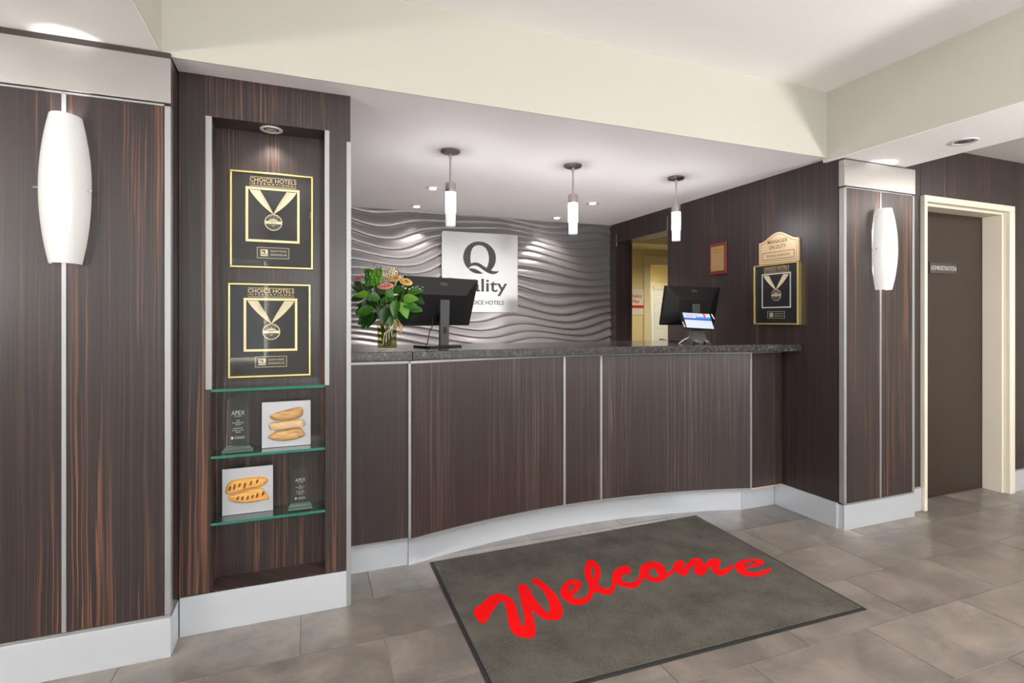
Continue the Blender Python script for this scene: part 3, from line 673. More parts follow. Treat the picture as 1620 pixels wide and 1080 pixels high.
# ================================================================== reception counter
rc = thing('reception_counter', (1.6, 2.9, 0), 'curved dark wood reception counter with silver trim and kickplate', 'reception counter')
XC, YC, RP, RQ = 1.615, -0.98, 3.84, 3.895
def yp(x, R=RP): return YC + math.sqrt(R * R - (x - XC) ** 2)
def curved(name, x0, x1, off0, th, z0, z1, mat_, R=RP, n=14, bevel=0.0):
    a = [(x0 + (x1 - x0) * i / n) for i in range(n + 1)]
    poly = [(x, yp(x, R) + off0) for x in a] + [(x, yp(x, R) + off0 + th) for x in reversed(a)]
    m = MB(); N_ = n + 1
    v = [(x, y, z0) for x, y in poly] + [(x, y, z1) for x, y in poly]
    f = []
    for i in range(n):
        f.append((i, i+1, 2*N_ + i+1, 2*N_ + i))                     # front
        j = N_ + i; f.append((j, j+1, 2*N_ + j+1, 2*N_ + j))         # back
        f.append((2*N_+i, 2*N_+i+1, 2*N_+2*N_-2-i, 2*N_+2*N_-1-i))   # top
        f.append((i+1, i, 2*N_-1-i, 2*N_-2-i))                       # bottom
    f.append((N_-1, N_, 3*N_, 3*N_-1)); f.append((2*N_-1, 0, 2*N_, 4*N_-1))
    return m.add(v, f).obj(name, mat_, rc, smooth=30)
ZP0, ZP1 = 0.160, 1.046
TX = [0.497, 1.450, 1.704, 2.737]          # vertical trim positions
box('front_panel', 0.193, 0.488, 2.714, 2.734, ZP0, ZP1, WOODC, rc, bevel=0.0008)
for a, b in zip(TX[:-1], TX[1:]): curved('front_panel', a + 0.009, b - 0.009, 0.0, 0.02, ZP0, ZP1, WOODC)
box('front_panel', 2.746, 3.006, 2.688, 2.708, ZP0, ZP1, WOODC, rc, bevel=0.0008)
for i, x in enumerate(TX):
    y = yp(x) - 0.003 if i else 2.702
    box('vertical_trim', x - 0.0075, x + 0.0075, y, y + 0.022, ZP0 - 0.002, ZP1, TRIM, rc, bevel=0.0008)
box('top_trim', 0.193, 0.497, 2.709, 2.736, ZP1, ZP1 + 0.013, TRIM, rc); curved('top_trim', 0.497, 2.737, -0.005, 0.026, ZP1, ZP1 + 0.013, TRIM); box('top_trim', 2.737, 3.006, 2.684, 2.708, ZP1, ZP1 + 0.010, TRIM, rc)
box('bottom_trim', 0.193, 0.497, 2.709, 2.75, ZP0 - 0.010, ZP0, TRIM, rc); curved('bottom_trim', 0.497, 2.737, -0.005, 0.05, ZP0 - 0.010, ZP0, TRIM)
box('bottom_trim', 2.737, 3.006, 2.684, 2.73, ZP0 - 0.006, ZP0, GOLDM, rc)
box('kickplate', 0.193, 0.499, 2.764, 2.784, 0.0, ZP0 - 0.010, ALU, rc); curved('kickplate', 0.500, 2.717, 0.0, 0.02, 0.0, ZP0 - 0.010, ALU, R=RQ)
box('kickplate', 2.718, 3.006, 2.752, 2.772, 0.0, ZP0 - 0.006, ALU, rc)
m = MB().box(0.195, 3.00, 2.93, 3.40, 0.0, 1.05); m.obj('counter_carcass', WOODC, rc)

def granite():
    m = mat('dark_granite', (0.05, 0.045, 0.048), 0.14)
    t, b, N, L = nodes(m)
    g = N('ShaderNodeNewGeometry')
    n1 = noise(N, L, g.outputs['Position'], 55.0, 5.0, 0.7)
    vo = N('ShaderNodeTexVoronoi'); vo.inputs['Scale'].default_value = 60.0; L(g.outputs['Position'], vo.inputs['Vector'])
    c = ramp(N, L, n1, [(0.30, (0.012, 0.011, 0.012)), (0.50, (0.038, 0.033, 0.036)), (0.66, (0.10, 0.09, 0.095)), (0.80, (0.28, 0.26, 0.27))])
    c = mixc(N, L, ramp(N, L, vo.outputs['Distance'], [(0.0, (0.75,) * 3), (0.10, (0, 0, 0))]), c, (0.50, 0.46, 0.45))
    L(c, b.inputs['Base Color'])
    return m
GRANITE = granite()
def ys(x):
    if x < 0.5: return 2.694
    k = (x - 0.5) / (2.78 - 0.5)
    if k > 1: return 2.572 - (x - 2.78) * 0.13
    return 2.690 + (2.572 - 2.690) * k + 0.105 * (1 - (2 * k - 1) ** 2)
def slab(name, xs, parent):
    poly = [(x, ys(x)) for x in xs] + [(x, 3.46) for x in (xs[-1], xs[0])]
    return MB().prism(poly, 1.062, 1.107).obj(name, GRANITE, parent, bevel=0.003)
ct = thing('countertop', (1.6, 3.0, 1.062), 'speckled dark granite countertop along the curved reception counter', 'countertop')
slab('stone_slab', [0.194, 0.35, 0.508], ct)
slab('stone_slab', [0.510 + (3.014 - 0.510) * i / 24 for i in range(25)], ct)

# unseen white desk added behind the counter to bounce downlight onto the ceiling
wd_ = thing('added_bounce_desk', (1.6, 3.8, 0), 'unseen white desk added behind the reception counter to bounce light upward', 'desk')
box('desk_top', 0.20, 2.95, 3.47, 4.20, 0.715, 0.75, mat('white_laminate', (0.85, 0.84, 0.85), 0.45), wd_, bevel=0.002)
for x in (0.22, 1.55, 2.88): box('leg_panel', x, x + 0.03, 3.50, 4.16, 0.0, 0.715, mat('white_laminate_panel', (0.82, 0.81, 0.82), 0.5), wd_)

# ================================================================== logo sign on the wave wall
SB = brushed('brushed_sign_face', (0.35, 0.348, 0.346), 0.36, horiz=False, metal=0.85)
ls = thing('logo_sign', (1.57, 4.85, 1.338), 'square brushed silver sign with a dark Q logo on the wave wall', 'sign')
F = Frm((0, 4.856, 0), (1, 0, 0))
r = 0.022; x0, x1, z0, z1 = 1.188, 1.951, 1.338, 2.096
ol = []
for cx, cz, a0 in ((x1 - r, z1 - r, 0), (x0 + r, z1 - r, PI / 2), (x0 + r, z0 + r, PI), (x1 - r, z0 + r, 1.5 * PI)):
    for k in range(6): ol.append((cx + r * math.cos(a0 + k * PI / 10), cz + r * math.sin(a0 + k * PI / 10)))
MB().prism(ol, 0.0, 0.006).xf(F.M()).obj('sign_panel', SB, ls, bevel=0.001)
for x in (1.25, 1.89):
    for z in (1.40, 2.03): MB().lathe([(0.012, 0), (0.012, 0.034)], n=12).xf(Matrix.Translation((x, 4.8565, z)) @ Matrix.Rotation(-PI / 2, 4, 'X')).obj('standoff', TRIM, ls)
INK = mat('charcoal_lettering', (0.050, 0.043, 0.045), 0.5)
v, f = poly_geo(QLOGO)
MB().add([(p[0], p[1], 0.0066) for p in v], f).xf(F.M()).obj('logo_mark', INK, ls)
letters(F, 'logo_lettering', [('Quality', 0.665, 0.165, 1.508, 1.578, dict(bold=0.012)), ('BY CHOICE HOTELS', 0.475, 0.040, 1.567, 1.431, dict(bold=0.018))], 0.0066, INK, ls)

# ================================================================== right-hand wall pieces
F = Frm((XW, 2.882, 1.655), (0, -1, 0))
mg = thing('manager_sign', F.p(0.16, 0, 0), 'gold arched manager on duty sign above the framed award', 'sign')
W_ = 0.325
def arch(i):
    L = [(i, i), (W_ - i, i), (W_ - i, 0.152 - i * .3)]
    n = 20
    for k in range(n + 1):
        t = k / n; x = W_ - i - (W_ - 2 * i) * t
        s = 0.5 - 0.5 * math.cos(2 * PI * t)
        L.append((x, 0.152 - i + 0.058 * s))
    return L
GPL = mat('gold_sign_plate', (0.76, 0.57, 0.34), 0.38, 0.35); GINK = mat('brown_ink', (0.10, 0.06, 0.035), 0.5)
MB().prism(arch(0.0), 0.0, 0.014).xf(F.M()).obj('sign_plate', GPL, mg, bevel=0.0015)
v, f = poly_geo([arch(0.013), arch(0.0155)]); MB().add([(p[0], p[1], .0144) for p in v], f).xf(F.M()).obj('border_line', GINK, mg)
fring(F, 'name_slot_border', 0.030, W_ - 0.032, 0.026, 0.078, 0.0035, 0.0143, 0.0150, GINK, mg)
letters(F, 'lettering', [('MANAGER', 0.165, 0.026, W_ * .49, 0.148, dict(bold=.01)), ('ON DUTY', 0.140, 0.026, W_ * .49, 0.110, dict(bold=.01)), ('BONNIE HARRISON', 0.185, 0.0165, W_ * .50, 0.0515, {})], 0.0146, GINK, mg)

F = Frm((XW, 3.373, 1.622), (0, -1, 0))
wp = thing('wooden_plaque', F.p(0.09, 0, 0), 'small reddish wooden plaque with a gold plate on the right wall', 'plaque')
fbox(F, 'plaque_board', 0, 0.180, 0, 0.243, 0, 0.020, mat('mahogany', (0.14, 0.022, 0.025), 0.3), wp, bevel=0.004)
fbox(F, 'gold_plate', 0.020, 0.160, 0.026, 0.217, 0.020, 0.0215, mat('dull_gold_plate', (0.42, 0.27, 0.11), 0.4, 0.4), wp)
letters(F, 'engraved_lettering', [('CERTIFICATE', 0.10, 0.010, .09, .190), ('OF EXCELLENCE', 0.10, 0.008, .09, .172), ('QUALITY HOTEL', .08, .007, .09, .06)], .0217, GINK, wp)

# door sign
F = Frm((4.131, 2.449, 1.598), (1, 0, 0))
ds = thing('door_sign', F.p(0.16, 0, 0), 'small dark administration sign on the brown door', 'sign')
fbox(F, 'sign_plate', 0, 0.322, 0, 0.080, 0, 0.005, mat('dark_sign_plate', (0.060, 0.048, 0.042), 0.35), ds)
fring(F, 'sign_border', 0, 0.322, 0, 0.080, 0.007, 0.005, 0.009, DARKTR, ds)
letters(F, 'lettering', [('ADMINISTRATION', 0.284, 0.032, 0.163, 0.040, dict(bold=.004))], 0.0054, mat('grey_lettering', (0.55, 0.53, 0.52), 0.5), ds)

# ================================================================== lamps
NICK = brushed('brushed_nickel', (0.50, 0.45, 0.43), 0.30, horiz=False)
PEND = mat('lit_frosted_glass', (0.9, 0.9, 0.95), 0.3, emit=(1.0, 0.97, 0.98), estr=48.0)
PENDL = mat('frosted_glass_tip', (0.80, 0.86, 0.95), 0.3, emit=(0.80, 0.89, 1.0), estr=0.40)
def pendant(x, y, label):
    t = thing('pendant_lamp', (x, y, ZS), label, 'pendant lamp', 'pendant lamps over the counter')
    c = (x, y, 0)
    MB().lathe([(0.030, ZS - 0.018), (0.052, ZS - 0.014), (0.057, ZS - 0.009), (0.057, ZS - 0.0005)], c, 36).obj('canopy', mat('dark_nickel', (0.20, 0.175, 0.165), 0.35, 0.9), t, smooth=40)
    MB().lathe([(0.0065, 2.068), (0.0065, ZS - 0.017)], c, 14).obj('stem', NICK, t, smooth=40)
    MB().lathe([(0.0085, ZS - 0.050), (0.0085, ZS - 0.018)], c, 14).obj('stem_collar', NICK, t, smooth=40)
    MB().lathe([(0.031, 2.016), (0.031, 2.066), (0.029, 2.070), (0.008, 2.072)], c, 32).obj('lamp_cap', NICK, t, smooth=40)
    g = MB().lathe([(0.0295, 1.895), (0.0295, 2.0155)], c, 32).obj('glass_shade', PEND, t, smooth=40)
    MB().lathe([(0.0285, 1.819), (0.0295, 1.8945)], c, 32).obj('glass_tip', PENDL, t, smooth=40)
pendant(0.800, 3.05, 'pendant lamp nearest the display cabinet, in front of the wave wall')
pendant(1.610, 3.05, 'middle of the three pendant lamps over the counter')
pendant(2.420, 3.05, 'pendant lamp nearest the right wall, beside the wall opening')

g4 = None
downlight((0.905, 3.97, ZS), 0.062, 'recessed ceiling downlight behind the pendant nearest the display cabinet', g4, 105)
downlight((0.917, 4.66, ZS), 0.062, 'recessed ceiling downlight close to the wave wall, left of the logo sign', g4, 24)
downlight((2.295, 3.99, ZS), 0.062, 'recessed ceiling downlight just right of the middle pendant lamp', g4, 105)
downlight((2.298, 4.69, ZS), 0.062, 'recessed ceiling downlight close to the wave wall, right of the logo sign', g4, 24)
downlight((3.345, 1.805, 2.2395), 0.064, 'recessed downlight in the white beam above the right column', None, 0, emit=0.0, lens=(0.05, 0.05, 0.07))
tag(downlight((4.7, 4.9, 2.4995), 0.08, 'recessed downlight in the yellow office ceiling', None, 150, (1.0, 0.90, 0.70), 150), None)
tag(downlight((5.6, 7.0, 2.4995), 0.08, 'recessed downlight beyond the second office doorway', None, 80, (1.0, 0.93, 0.80), 150), None)

SCON = mat('sconce_opal_glass', (0.66, 0.66, 0.66), 0.25, emit=(1.0, 0.985, 0.97), estr=0.13)
def sconce(xc, yw, z0, z1, label):
    t = thing('wall_sconce', (xc, yw, z0), label, 'wall sconce', 'white glass wall sconces')
    n, k = 28, 22; P = []; Q = []
    for i in range(n + 1):
        s = i / n; z = z0 + (z1 - z0) * s
        bul = 1 - (2 * s - 1) ** 2
        a = 0.046 + 0.027 * bul; b = 0.052 + 0.030 * bul
        row = []; rin = []
        for j in range(k + 1):
            th = PI * j / k
            row.append((xc - a * math.cos(th), yw - 0.0006 - (b + .014) * math.sin(th), z)); rin.append((xc - (a - .004) * math.cos(th), yw - 0.0006 - (b + .010) * math.sin(th), z))
        P.append(row); Q.append(list(reversed(rin)))
    m = MB().grid(P).grid(Q)
    C = k + 1; off = (n + 1) * C
    for i in range(n):                                             # side rims
        m.f.append((i*C, (i+1)*C, off + (i+1)*C + k, off + i*C + k)); m.f.append((i*C + k, off + i*C, off + (i+1)*C, (i+1)*C + k))
    for j in range(k):                                             # top and bottom rims
        m.f.append((j, off + k - j, off + k - j - 1, j + 1)); m.f.append((n*C + j, n*C + j + 1, off + n*C + k - j - 1, off + n*C + k - j))
    m.obj('glass_shade', SCON, t, smooth=50)
    zm = (z0 + z1) / 2
    box('back_plate', xc - 0.03, xc + 0.03, yw - 0.012, yw - 0.001, zm - 0.09, zm + 0.09, TRIM, t)
    box('bracket', xc - 0.060, xc + 0.060, yw - 0.024, yw - 0.012, zm - 0.008, zm + 0.008, TRIM, t)
    for s in (-1, 1):
        MB().tube([(xc + s * 0.060, yw - 0.026, zm), (xc + s * 0.083, yw - 0.030, zm)], 0.0035, 10).obj('finial', NICK, t)
    MB().lathe([(0.012, zm - 0.05), (0.018, zm - 0.03), (0.018, zm + 0.03), (0.010, zm + 0.05)], (xc, yw - 0.045, 0), 12).obj('bulb', mat('sconce_bulb', (1, 1, 1), .4, emit=(1, .95, .88), estr=3.0), t)
    for dz, pw in ((0.12, 6.5), (-0.12, 1.2)):
        l = bpy.data.lights.new('sconce_lamp', 'POINT'); l.energy = pw; l.color = (1, .95, .88); l.shadow_soft_size = 0.012
        o = bpy.data.objects.new('sconce_lamp', l); COL.objects.link(o); o.location = (0, -0.055, zm - z0 + dz); o.parent = t
sconce(-0.787, 2.332, 1.465, 1.985, 'tall white barrel-shaped sconce on the left column')
sconce(3.338, 2.253, 1.452, 1.952, 'tall white barrel-shaped sconce on the right column beside the door')

# bowl lamps added unseen behind the camera to brighten ceilings and beams
for x, y, lab, pw in ((0.50, -0.95, 'left one of two unseen fill lamps added in the middle of the lobby', 115), (2.30, -1.15, 'right one of two unseen fill lamps added in the middle of the lobby', 62), (-2.80, -0.50, 'unseen fill lamp added in the left part of the lobby', 210), (3.60, -0.45, 'unseen fill lamp added under the right ceiling beam', 230)):
    t = thing('added_fill_lamp', (x, y, 0), lab, 'floor lamp', 'added fill lamps in the lobby')
    MB().lathe([(.15, 0.0005), (.15, .015), (.02, .03), (.012, .04)], (x, y, 0), 28).obj('base', NICK, t, smooth=40)
    MB().lathe([(.012, .04), (.012, 1.41)], (x, y, 0), 14).obj('pole', NICK, t, smooth=40)
    MB().lathe([(.02, 1.41), (.10, 1.43), (.16, 1.47), (.19, 1.52), (.186, 1.52), (.155, 1.475), (.10, 1.44), (.0, 1.425)], (x, y, 0), 32, cap=False).obj('bowl', NICK, t, smooth=40)
    l = bpy.data.lights.new('added_fill_bulb', 'POINT'); l.energy = pw; l.color = (1.0, .97, .95); l.shadow_soft_size = 0.15
    o = bpy.data.objects.new('added_fill_bulb', l); COL.objects.link(o); o.location = (0, 0, 1.53); o.parent = t

# light panels added to the unseen lobby ceiling for more brightness
for x, y, wh in ((0.35, 0.0, 'left one of the pair nearer the counter'), (2.1, 0.0, 'right one of the pair nearer the counter'), (0.35, -2.4, 'left one of the pair nearer the windows'), (2.1, -2.4, 'right one of the pair nearer the windows')):
    t = thing('added_ceiling_light', (x, y, 2.665), 'unseen square light panel added to the high lobby ceiling, ' + wh, 'ceiling light', 'added lobby light panels')
    m = MB(); m.box(x-.32, x+.32, y-.32, y-.29, 2.645, 2.6648); m.box(x-.32, x+.32, y+.29, y+.32, 2.645, 2.6648); m.box(x-.32, x-.29, y-.29, y+.29, 2.645, 2.6648); m.box(x+.29, x+.32, y-.29, y+.29, 2.645, 2.6648)
    m.obj('panel_frame', CREAMF, t)
    box('diffuser', x-.29, x+.29, y-.29, y+.29, 2.650, 2.664, mat('light_diffuser', (.9, .9, .9), .5, emit=(1.0, .97, .92), estr=4.0), t)
for x, y, wh in ((5.2, 0.9, 'right side, nearer the door'), (5.2, -1.5, 'right side, nearer the windows'), (-2.4, 0.6, 'left side, nearer the column'), (-2.4, -2.0, 'left side, nearer the windows')):  # extra panels added out of view to brighten both sides
    t = thing('added_ceiling_light', (x, y, 2.432), 'unseen square light panel added to a lower lobby ceiling, ' + wh, 'ceiling light', 'added side light panels')
    m = MB(); m.box(x-.32, x+.32, y-.32, y-.29, 2.412, 2.4318); m.box(x-.32, x+.32, y+.29, y+.32, 2.412, 2.4318); m.box(x-.32, x-.29, y-.29, y+.29, 2.412, 2.4318); m.box(x+.29, x+.32, y-.29, y+.29, 2.412, 2.4318)
    m.obj('panel_frame', CREAMF, t)
    box('diffuser', x-.29, x+.29, y-.29, y+.29, 2.417, 2.431, mat('light_diffuser', (.9, .9, .9), .5, emit=(1.0, .95, .88), estr=26.0 if x > 0 else 12.0), t)

# ================================================================== monitors
def monitor(x, y, z, rz, tilt, label, w=0.50, h=0.30, cz=0.265):
    """seen from behind: local -y is the back of the screen"""
    t = thing('computer_monitor', (x, y, z), label, 'monitor', rz=rz)
    k = dict(offset=False)
    T = Matrix.Translation((0, 0, cz)) @ Matrix.Rotation(tilt, 4, 'X')
    m = MB().box(-w/2, w/2, -0.006, 0.016, -h/2, h/2); m.xf(T).obj('screen_housing', BLACKP, t, bevel=0.003, **k)
    # tapered rear shell
    a = [(-w/2, -h/2), (w/2, -h/2), (w/2, h/2), (-w/2, h/2)]; b = [(-w*.30, -h*.36), (w*.30, -h*.36), (w*.30, h*.20), (-w*.30, h*.20)]
    v = [(p[0]*.992, -0.006, p[1]*.985) for p in a] + [(p[0], -0.050, p[1]) for p in b]
    f = [(4, 5, 6, 7), (0, 1, 5, 4), (1, 2, 6, 5), (2, 3, 7, 6), (3, 0, 4, 7), (3, 2, 1, 0)]
    m = MB().add(v, f).xf(T); m.obj('rear_shell', BLACKP, t, bevel=0.002, **k)
    # screen on the far side
    MB().box(-w/2 + .012, w/2 - .012, 0.016, 0.017, -h/2 + .016, h/2 - .012).xf(T).obj('screen', mat('dark_screen', (.02, .022, .03), .15), t, **k)
    # maker's mark on the upper slope
    nrm = Matrix.Translation((0, -0.0195, h*.405)) @ Matrix.Rotation(PI/2 - 0.78, 4, 'X')
    vv, ff = text_geo('DELL', 0.052, 0.016, 0, 0, bold=.01)
    sl = math.atan2(0.044, h*.285)
    fr = Frm((0, -0.0205, h*.397), (1, 0, 0), (0, math.sin(sl), math.cos(sl)))
    MB().add([fr.p(p[0], p[1], .0012) for p in vv], ff).xf(T).obj('maker_mark', GREYS, t, **k)
    MB().box(-0.036, 0.036, -0.054, -0.05, -h*.12 - .02, h*.05).xf(T).obj('stand_mount', GREYP, t, **k)
    # stand: neck leaning to the base, base plate with notched corners
    P = [(-0.030, -0.060, 0.010), (0.030, -0.060, 0.010), (0.030, -0.042, 0.010), (-0.030, -0.042, 0.010)]
    q = [(-0.033, -0.066, cz + .012), (0.033, -0.066, cz + .012), (0.033, -0.050, cz + .012), (-0.033, -0.050, cz + .012)]
    nk = MB().add(P + q, [(0,3,2,1), (4,5,6,7), (0,1,5,4), (1,2,6,5), (2,3,7,6), (3,0,4,7)]).obj('stand_neck', GREYP, t, bevel=0.003, **k)
    MB().box(-0.0085, 0.0085, -0.0655, -0.0605, 0.080, 0.118).obj('cable_slot', DARKJ, nk, **k)
    pl = [(-.11, -.075), (.11, -.075), (.12, -.06), (.12, .09), (.10, .11), (-.10, .11), (-.12, .09), (-.12, -.06)]
    MB().prism(pl, 0.0, 0.010).obj('stand_base', BLACKP, t, bevel=0.002, **k)
    c = [(-0.075, -0.045, cz - .10), (-0.080, -0.050, cz - .15), (-0.088, -0.040, 0.10), (-0.10, -0.030, 0.02), (-0.105, -0.02, 0.013)]
    MB().tube(c, 0.003, 6).obj('power_cable', BLACKP, t, **k)
    MB().box(0.040, 0.066, -0.030, -0.012, -h*.44, -h*.36).xf(T).obj('video_plug', BLUET, t, **k)
    return t
monitor(0.738, 3.080, 1.107, math.radians(20), math.radians(19), 'black monitor seen from behind, between the flowers and the logo sign', 0.505, 0.292, 0.265)
monitor(2.635, 3.160, 1.107, math.radians(2), math.radians(12), 'black monitor seen from behind, beside the tablet near the right wall', 0.500, 0.285, 0.262)

# ================================================================== tablet on a stand
TX_, TY_ = 2.475, 2.900
ts = thing('tablet_stand', (TX_, TY_, 1.107), 'grey plastic tablet stand at the right end of the countertop', 'tablet stand', rz=math.radians(-12))
k = dict(offset=False)
MB().add([(-.056,-.050,.006),(.056,-.050,.006),(.050,.060,.006),(-.050,.060,.006),(-.040,.004,.105),(.040,.004,.105),(.036,.030,.105),(-.036,.030,.105)], [(0,3,2,1),(4,5,6,7),(0,1,5,4),(1,2,6,5),(2,3,7,6),(3,0,4,7)]).obj('stand_body', mat('stand_grey', (.075, .068, .066), .4), ts, bevel=.004, **k)
MB().box(-.075, .075, -.045, .075, 0, .007).obj('stand_base', GREYP, ts, bevel=.002, **k)
for s in (-1, 1):
    MB().box(s*.036 - .015, s*.036 + .015, -.066, -.044, 0.0, .016).obj('foot', BLACKP, ts, bevel=.003, **k)
    MB().box(s*.036 - .014, s*.036 + .014, -.0655, -.046, .016, .019).obj('foot_cap', TRIM, ts, **k)
MB().box(-.038, .038, -.012, .006, .100, .130).obj('hinge', BLACKP, ts, bevel=.003, **k)
tb = thing('tablet', (TX_, TY_, 1.107), 'tablet showing a white and blue page, on the grey stand', 'tablet', rz=math.radians(-12))
ta = math.radians(-38)
T = Matrix.Translation((0, -0.010, 0.150)) @ Matrix.Rotation(ta, 4, 'X') @ Matrix.Rotation(math.radians(4), 4, 'Y')
w, h = 0.212, 0.138
MB().box(-w/2, w/2, -.005, .005, -h/2, h/2).xf(T).obj('tablet_body', BLACKP, tb, bevel=.003, **k)
def scr(name, x0, x1, y0, y1, d, col, es=0.22):
    m_ = mat('screen_' + name, col, .2, emit=col, estr=es)
    return MB().box(x0, x1, -.0052 - d, -.005, y0, y1).xf(T).obj(name, m_, tb, **k)
sc = scr('screen', -w/2 + .010, w/2 - .010, -h/2 + .007, h/2 - .005, .0002, (.52, .58, .72))
def scr2(name, x0, x1, y0, y1, d, col, es=0.22):
    m_ = mat('screen_' + name, col, .2, emit=col, estr=es)
    o = MB().box(x0, x1, -.0052 - d, -.005, y0, y1).xf(T).obj(name, m_, None, **k); o.parent = sc; return o
scr2('blue_banner', -w/2 + .010, w/2 - .010, .004, .022, .0005, (.03, .13, .50))
scr2('blue_banner', -.010, w/2 - .010, .022, .036, .0005, (.12, .28, .66))
scr2('blue_line', -w/2 + .014, .030, .053, .056, .0005, (.20, .33, .66))
scr2('red_figure', .050, .060, .026, .064, .0009, (.62, .02, .05)); scr2('red_figure_arms', .036, .074, .053, .057, .0009, (.62, .02, .05))
m = MB()
for s_, ww, yy_ in (('CLEAN AND SAFE', .085, .043), ('REWARDS', .050, .034)):
    v, f = text_geo(s_, ww, .008, -.078 + ww/2, yy_, bold=.01); m.add([(p[0], -.0060, p[1]) for p in v], f)
o = m.xf(T).obj('red_lettering', mat('screen_red', (.6, .03, .05), .3, emit=(.6, .03, .05), estr=.2), None, **k); o.parent = sc
m = MB()
for yy_, a, b in ((-.012, -.06, .06), (-.036, -.05, .03)): m.box(a, b, -.0056, -.005, yy_ - .0012, yy_ + .0012)
o = m.xf(T).obj('text_lines', mat('screen_grey', (.45, .5, .62), .3, emit=(.45, .5, .62), estr=.1), None, **k); o.parent = sc
CLIP = mat('clear_clip', (.70, .64, .48), .3)
for s in (-1, 1):
    MB().tube([T @ Vector((s*(w/2 + .004), -.008, s*.062)), T @ Vector((s*(w/2 + .012), -.010, s*.020 + .0))], .004, 8).obj('corner_clip', CLIP, tb, **k)
cb = thing('charging_cable', (2.40, 2.93, 1.107), 'thin white cable curling from the grey tablet stand onto the countertop', 'cable')
MB().tube([(2.445, 2.930, 1.150), (2.42, 2.925, 1.146), (2.385, 2.925, 1.133), (2.355, 2.925, 1.115), (2.345, 2.925, 1.110)], .0028, 8).obj('cable_cord', mat('white_cable', (.75, .75, .72), .4), cb)

# ================================================================== welcome mat
def mat_carpet():
    m = mat('grey_mat_pile', (0.06, 0.058, 0.050), 0.95, spec=0.1)
    t, b, N, L = nodes(m)
    g = N('ShaderNodeNewGeometry')
    n1 = noise(N, L, g.outputs['Position'], 4.5, 4.0, 0.6); n2 = noise(N, L, g.outputs['Position'], 190.0, 3.0, 0.7)
    c = ramp(N, L, n1, [(0.30, (0.045, 0.043, 0.036)), (0.70, (0.112, 0.104, 0.089))])
    c = mixc(N, L, ramp(N, L, n2, [(0.35, (0, 0, 0)), (0.7, (0.45,) * 3)]), c, (0.19, 0.18, 0.16))
    L(c, b.inputs['Base Color'])
    bp = N('ShaderNodeBump'); bp.inputs['Strength'].default_value = 0.5; bp.inputs['Distance'].default_value = 0.003
    L(n2, bp.inputs['Height']); L(bp.outputs[0], b.inputs['Normal'])
    return m
wm = thing('welcome_mat', (1.47, 2.2, 0), 'dark grey floor mat with red welcome script in front of the counter', 'floor mat')
MA = [(0.588, 1.640), (2.292, 1.604), (2.358, 2.776), (0.606, 2.742)]
def inset(L, d):
    cx = sum(p[0] for p in L) / 4; cy = sum(p[1] for p in L) / 4
    return [(x + (d if x < cx else -d), y + (d if y < cy else -d)) for x, y in L]
MB().prism(MA, 0.0008, 0.004).obj('rubber_edge', mat('black_rubber', (.020, .020, .020), .6), wm, bevel=.001)
MB().prism(inset(MA, 0.016), 0.004, 0.0085).obj('mat_pile', mat_carpet(), wm, bevel=.002)
wl_ = MB()
for i_, grp in enumerate((WELCOME[0:1], WELCOME[1:5], WELCOME[5:6], WELCOME[6:8])):
    v, f = poly_geo(grp); wl_.add([(p[0], p[1], 0.0090 + 0.00005 * i_) for p in v], f)
rm = mat('red_mat_pile', (0.80, 0.004, 0.006), 0.9, spec=0.1)
tag(wl_.obj('welcome_lettering', rm, wm), 'red script lettering')

# ================================================================== vase and flowers
VX, VY, VZ = 0.404, 2.848, 1.107
vs = thing('glass_vase', (VX, VY, VZ), 'clear glass vase of cut flowers on the countertop', 'vase')
VG = pane_mat('vase_glass', (0.93, 0.95, 0.90), 1.5, 0.02, 1.4); VWAT = pane_mat('vase_water', (0.66, 0.64, 0.42), 1.2, 0.0, 0.6)
MB().lathe([(0.0495, 0.0), (0.0515, 0.006), (0.0505, 0.14), (0.0515, 0.165), (0.0545, 0.176), (0.0520, 0.176), (0.0485, 0.160), (0.0475, 0.014), (0.0, 0.012)], (VX, VY, VZ), 36, cap=False).obj('vase_body', VG, vs, smooth=40)
MB().lathe([(0.0, 0.013), (0.0465, 0.0145), (0.0470, 0.125), (0.0, 0.125)], (VX, VY, VZ), 32, cap=False).obj('water', VWAT, vs, smooth=40)
RAFF = mat('raffia', (0.62, 0.46, 0.24), 0.7)
rf = thing('raffia_bow', (VX, VY, VZ + 0.148), 'tan raffia tie knotted around the glass vase neck', 'ribbon')
m = MB()
for dz in (0.145, 0.150, 0.155):
    m.tube([(VX + .0535 * math.cos(a * PI / 12), VY + .0535 * math.sin(a * PI / 12), VZ + dz + .0015 * math.sin(a * 1.7)) for a in range(25)], .0022, 6)
m.obj('raffia_band', RAFF, rf)
R_ = Vector((.9316, -.3634, 0)); FW = Vector((.3634, .9316, 0))
def vp(dx, z, dep=0.0): return Vector((VX, VY, VZ)) + R_ * dx + FW * dep + Vector((0, 0, z))
for i in range(7):
    a = random.uniform(-1, 1); L_ = random.uniform(.02, .05)
    p0 = vp(.043, .138, -.036)
    MB().tube([p0, p0 + R_ * (.015 + .02 * random.random()) + Vector((0, 0, .03 * a)) - FW * .012, p0 + R_ * (L_) + Vector((0, 0, .03 * a - .015)) - FW * .008, p0 + R_ * (.01 + L_ * .6) + Vector((0, 0, .02 * a - .045))], .0019, 5).obj('raffia_loop', RAFF, rf)
for i in range(4):
    x = -.002 + .012 * i
    MB().tube([vp(.042, .138, -.036), vp(.03 + x * .3, .12, -.045), vp(x, .09, -.052), vp(x - .006 + .004 * i, .035 + .012 * i, -.054)], .0016, 5).obj('raffia_tail', mat('pale_raffia', (.78, .72, .58), .6), rf)

